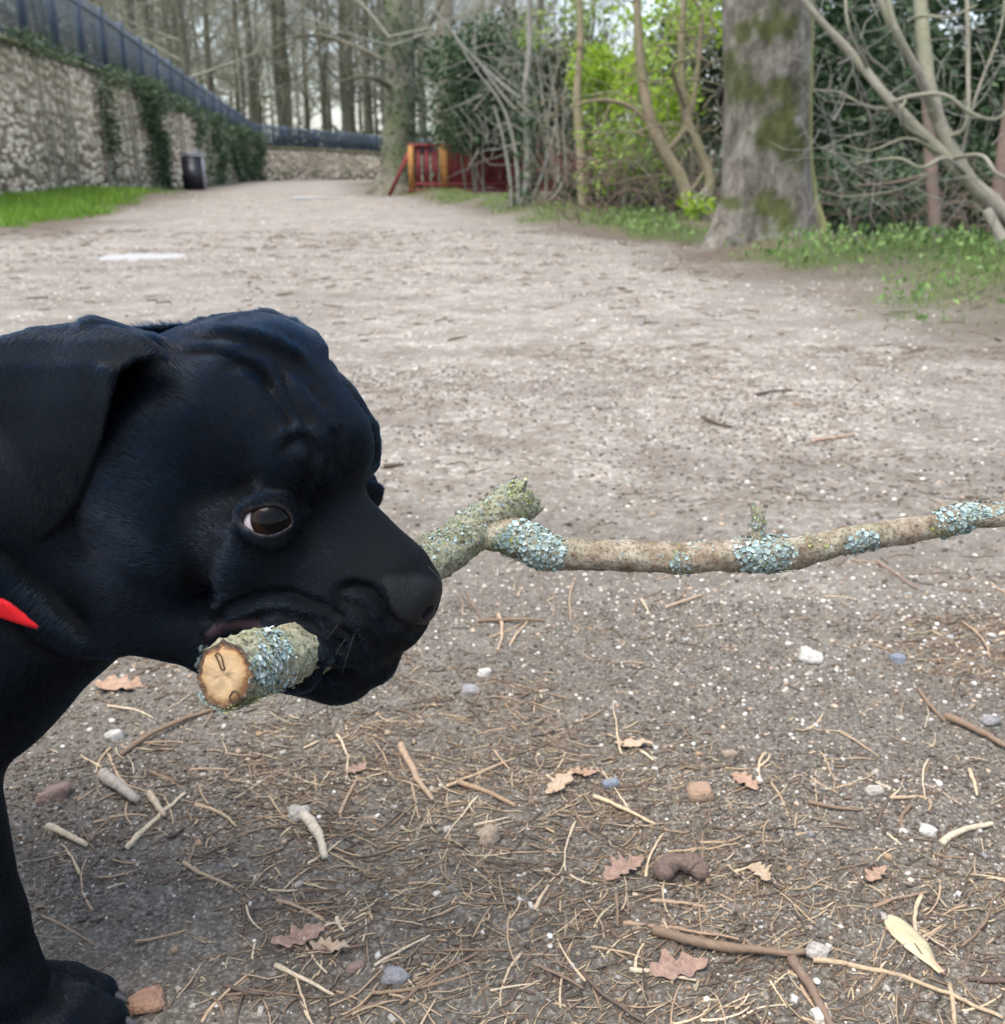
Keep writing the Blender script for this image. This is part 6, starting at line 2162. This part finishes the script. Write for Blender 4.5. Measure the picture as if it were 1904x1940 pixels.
# torn pale fibres on the side of the sawn face and two dark worm tracks
camv = np.array([0, 0, CAM_H])
def onface(px, py):
    d_ = np.array(ray(px, py)); t = ((cw - camv) @ T0) / (d_ @ T0)
    return camv + d_ * t + T0 * 0.0022
trk = plain('worm_track', (.045, .026, .016), 0.9, 0.1, scale=900)
for loop in ([(412, 1240), (418, 1236), (424, 1242), (428, 1258), (430, 1266), (424, 1266), (419, 1252)], [(440, 1318), (447, 1308), (456, 1312), (458, 1322), (450, 1330), (442, 1326)]):
    P = spline(np.array([onface(*q) for q in loop] + [onface(*loop[0])]), 30)
    V_, q, _ = tube(P, np.full(30, 1.1 * SU), 6)
    link('worm_track', mesh_np('worm_track', V_ + inv, q, True), trk, fo_)
# lichen rosettes and crumbs of moss
lich_mat = NT('lichen')
ln_ = lich_mat.noise(lich_mat.pos(), 700, 4, 0.6)
lich_mat.base(lich_mat.mix(lich_mat.ramp(ln_.outputs['Fac'], [(0.35, 0.35), (0.6, 0.0)]), lich_mat.attr('Col', 'Color'), (.14, .17, .15)), 0.85, 0.2, ln_.outputs['Fac'], 0.6, 0.0012)
def frill(seed):
    r_ = random.Random(seed); n = 11
    V_ = [(0, 0, 0.0)]
    for k in range(n):
        a = k * math.tau / n; r = r_.uniform(.55, 1.15)
        V_.append((r * .55 * math.cos(a), r * .55 * math.sin(a), 0.05 + r_.uniform(-.04, .04)))
    for k in range(n):
        a = (k + r_.uniform(-.3, .3)) * math.tau / n; r = r_.uniform(.6, 1.25)
        V_.append((r * math.cos(a), r * math.sin(a), 0.06 + r_.uniform(-.10, .24)))
    Fq = [(0, 1 + k, 1 + (k + 1) % n, 1 + (k + 1) % n) for k in range(n)] + [(1 + k, 1 + n + k, 1 + n + (k + 1) % n, 1 + (k + 1) % n) for k in range(n)]
    return np.array(V_), np.array(Fq)
FR = [frill(k) for k in range(6)]
lb = Bag()
LICH = np.array([(.25, .34, .33), (.32, .40, .385), (.19, .26, .25), (.40, .46, .43), (.22, .25, .19)])
MOSS = np.array([(.20, .22, .05), (.27, .30, .08), (.14, .15, .05), (.33, .35, .20)])
# (limb, [(sketch x, y, rx, ry, how many, size, colours)])
def patch(limbs, cx, cy, rx, ry, n, size, cols, ang=0.0, side=None):
    for nm, V_, N_, s_ in SURF:
        if nm not in limbs: continue
        p = pxl(V_)
        ca, sa = math.cos(ang), math.sin(ang)
        dx, dy = p[:, 0] - cx, p[:, 1] - cy
        e = ((dx * ca + dy * sa) / rx) ** 2 + ((-dx * sa + dy * ca) / ry) ** 2 + 0.7 * fbm(V_[:, 0] * 140, V_[:, 1] * 140, V_[:, 2] * 140, 3, 17)
        c = np.where(e < 1)[0]
        if len(c) < 3: continue
        k = RNG.choice(c, int(n * 2.6)); m = len(k)
        j = RNG.normal(0, .0008, (m, 3))
        sz = size * .92 * (0.25 + .75 * RNG.random(m) ** 1.5) * SU
        N2 = N_[k] + RNG.normal(0, .16, (m, 3)); N2 /= np.linalg.norm(N2, axis=1)[:, None]
        M = frames(N2) * sz[:, None, None]
        cl = cols[RNG.integers(0, len(cols), m)] * (0.75 + 0.4 * RNG.random((m, 1)))
        for f in range(6):
            q = np.arange(m) % 6 == f
            if q.any(): lb.add(*batch(FR[f][0], FR[f][1], M[q], V_[k][q] + j[q] + N_[k][q] * sz[q, None] * .08 + inv, cl[q]))
_patch = patch
def patch(limbs, cx, cy, rx, ry, n, size, cols, ang=0.0):
    _patch(limbs, cx, cy, rx, ry, int(n * .8), size, cols, ang)
    _patch(limbs, cx, cy, rx * 1.15, ry * 1.15, int(n * 1.2), size * .45, cols * .85, ang)
TS = ('thick_stem',); BR = ('branch',)
patch(TS, 515, 1232, 32, 34, 240, 7.5, LICH)
patch(TS, 495, 1268, 30, 26, 110, 7, LICH)
patch(TS, 520, 1290, 36, 30, 120, 6, LICH)
patch(TS, 395, 1330, 30, 26, 50, 7, LICH); patch(TS, 384, 1235, 12, 30, 40, 6, LICH)
patch(TS, 500, 1330, 60, 26, 160, 4.5, MOSS); patch(TS, 500, 1208, 50, 18, 90, 4.5, MOSS); patch(TS, 420, 1345, 60, 16, 90, 5, MOSS)
patch(TS, 900, 985, 120, 40, 420, 4.5, np.concatenate([MOSS, LICH * .8, LICH]), -.6)
patch(TS, 990, 940, 26, 40, 110, 5, MOSS)
patch(TS, 850, 1000, 60, 30, 120, 5, LICH, -.6)
patch(BR, 1005, 1030, 60, 44, 560, 7.5, LICH, .4)
patch(BR, 950, 1030, 36, 22, 110, 5, MOSS)
patch(BR, 1015, 1075, 16, 12, 30, 8, LICH)
patch(BR, 1455, 1048, 58, 40, 420, 7.5, LICH); patch(BR, 1455, 1080, 60, 12, 90, 5, MOSS)
patch(BR, 1290, 1070, 20, 20, 60, 6, np.concatenate([LICH, MOSS])); patch(BR, 1340, 1030, 30, 14, 40, 5, LICH)
patch(BR, 1632, 1030, 34, 22, 130, 6.5, LICH, -.2); patch(BR, 1560, 1030, 60, 22, 60, 4, np.concatenate([LICH, MOSS]))
patch(BR, 1805, 975, 36, 34, 260, 7.5, LICH); patch(BR, 1870, 968, 40, 14, 120, 7, LICH); patch(BR, 1790, 1005, 30, 10, 60, 5, MOSS)
patch(BR, 1180, 1040, 240, 30, 200, 3, np.concatenate([MOSS, LICH * .7]))
patch(('side_twig',), 1436, 990, 30, 50, 80, 5, np.concatenate([MOSS, LICH * .8]))
lo = link('lichen', lb.mesh('lichen', False), lich_mat.m, stick)
tag(lo, kind='stuff')


# ------------------------------------------------------------------ tell the small litter apart by what it lies beside
def short(o):
    s = o['label']
    return s


MARKS = []
for o in list(col.objects):
    if o.parent is None and o.name.split('.')[0] in ('pebble', 'twig', 'oak_leaf', 'seed_pod', 'dropping', 'stick') and 'label' in o and 'group' not in o:
        MARKS.append((o, np.array(o.location[:2])))
MARKN = {}
PHRASE = {}
for o, p in MARKS:
    ws = o['label'].split()
    cut = [i for i, w in enumerate(ws) if w in ('lying', 'just', 'in', 'beside', 'above', 'below', 'with', 'at', 'left', 'right', 'on', 'touching', 'among', 'pointing', 'running', 'sweeping', 'meeting', 'standing', 'rising', 'growing', 'behind', 'crumpled', 'crossing', 'directly', 'slanting', 'casting', 'far', 'half', 'under')]
    PHRASE[o.name] = ' '.join(ws[:max(2, min(cut[0] if cut else 6, 6))])
dup = {}
for n_, ph in PHRASE.items(): dup.setdefault(ph, []).append(n_)
MARKS = [(o, p) for o, p in MARKS if len(dup[PHRASE[o.name]]) == 1]
COLW = {'pale_flint': 'cream', 'beige_flint': 'beige', 'grey_flint': 'grey', 'white_quartz': 'whitish', 'ochre_flint': 'ochre'}
used = {}
items = []
for o in list(col.objects):
    if o.parent is None and o.get('group') in ('pebbles scattered over the path', 'dry stems scattered on the near path'):
        p = np.array(o.location[:2])
        m, q = min(MARKS, key=lambda a: np.linalg.norm(a[1] - p))
        items.append((float(np.linalg.norm(q - p)), o, m, p - q))
items.sort(key=lambda a: a[0])
for dist_, o, m, v in items:
    side = ('right' if v[0] > 0 else 'left') if abs(v[0]) > abs(v[1]) * .7 else ('beyond' if v[1] > 0 else 'nearer')
    where = {'right': 'right of', 'left': 'left of', 'beyond': 'beyond', 'nearer': 'on the camera side of'}[side]
    what = COLW.get(o.data.materials[0].name, 'pale') + ' pebble' if o.name.startswith('pebble') else 'dry straw'
    key = (what, where, m.name)
    used[key] = used.get(key, 0) + 1
    k = used[key]
    o['label'] = '%s%s %s the %s' % ('nearest ' if k == 1 else nth(k) + ' nearest ', what, where, PHRASE[m.name])
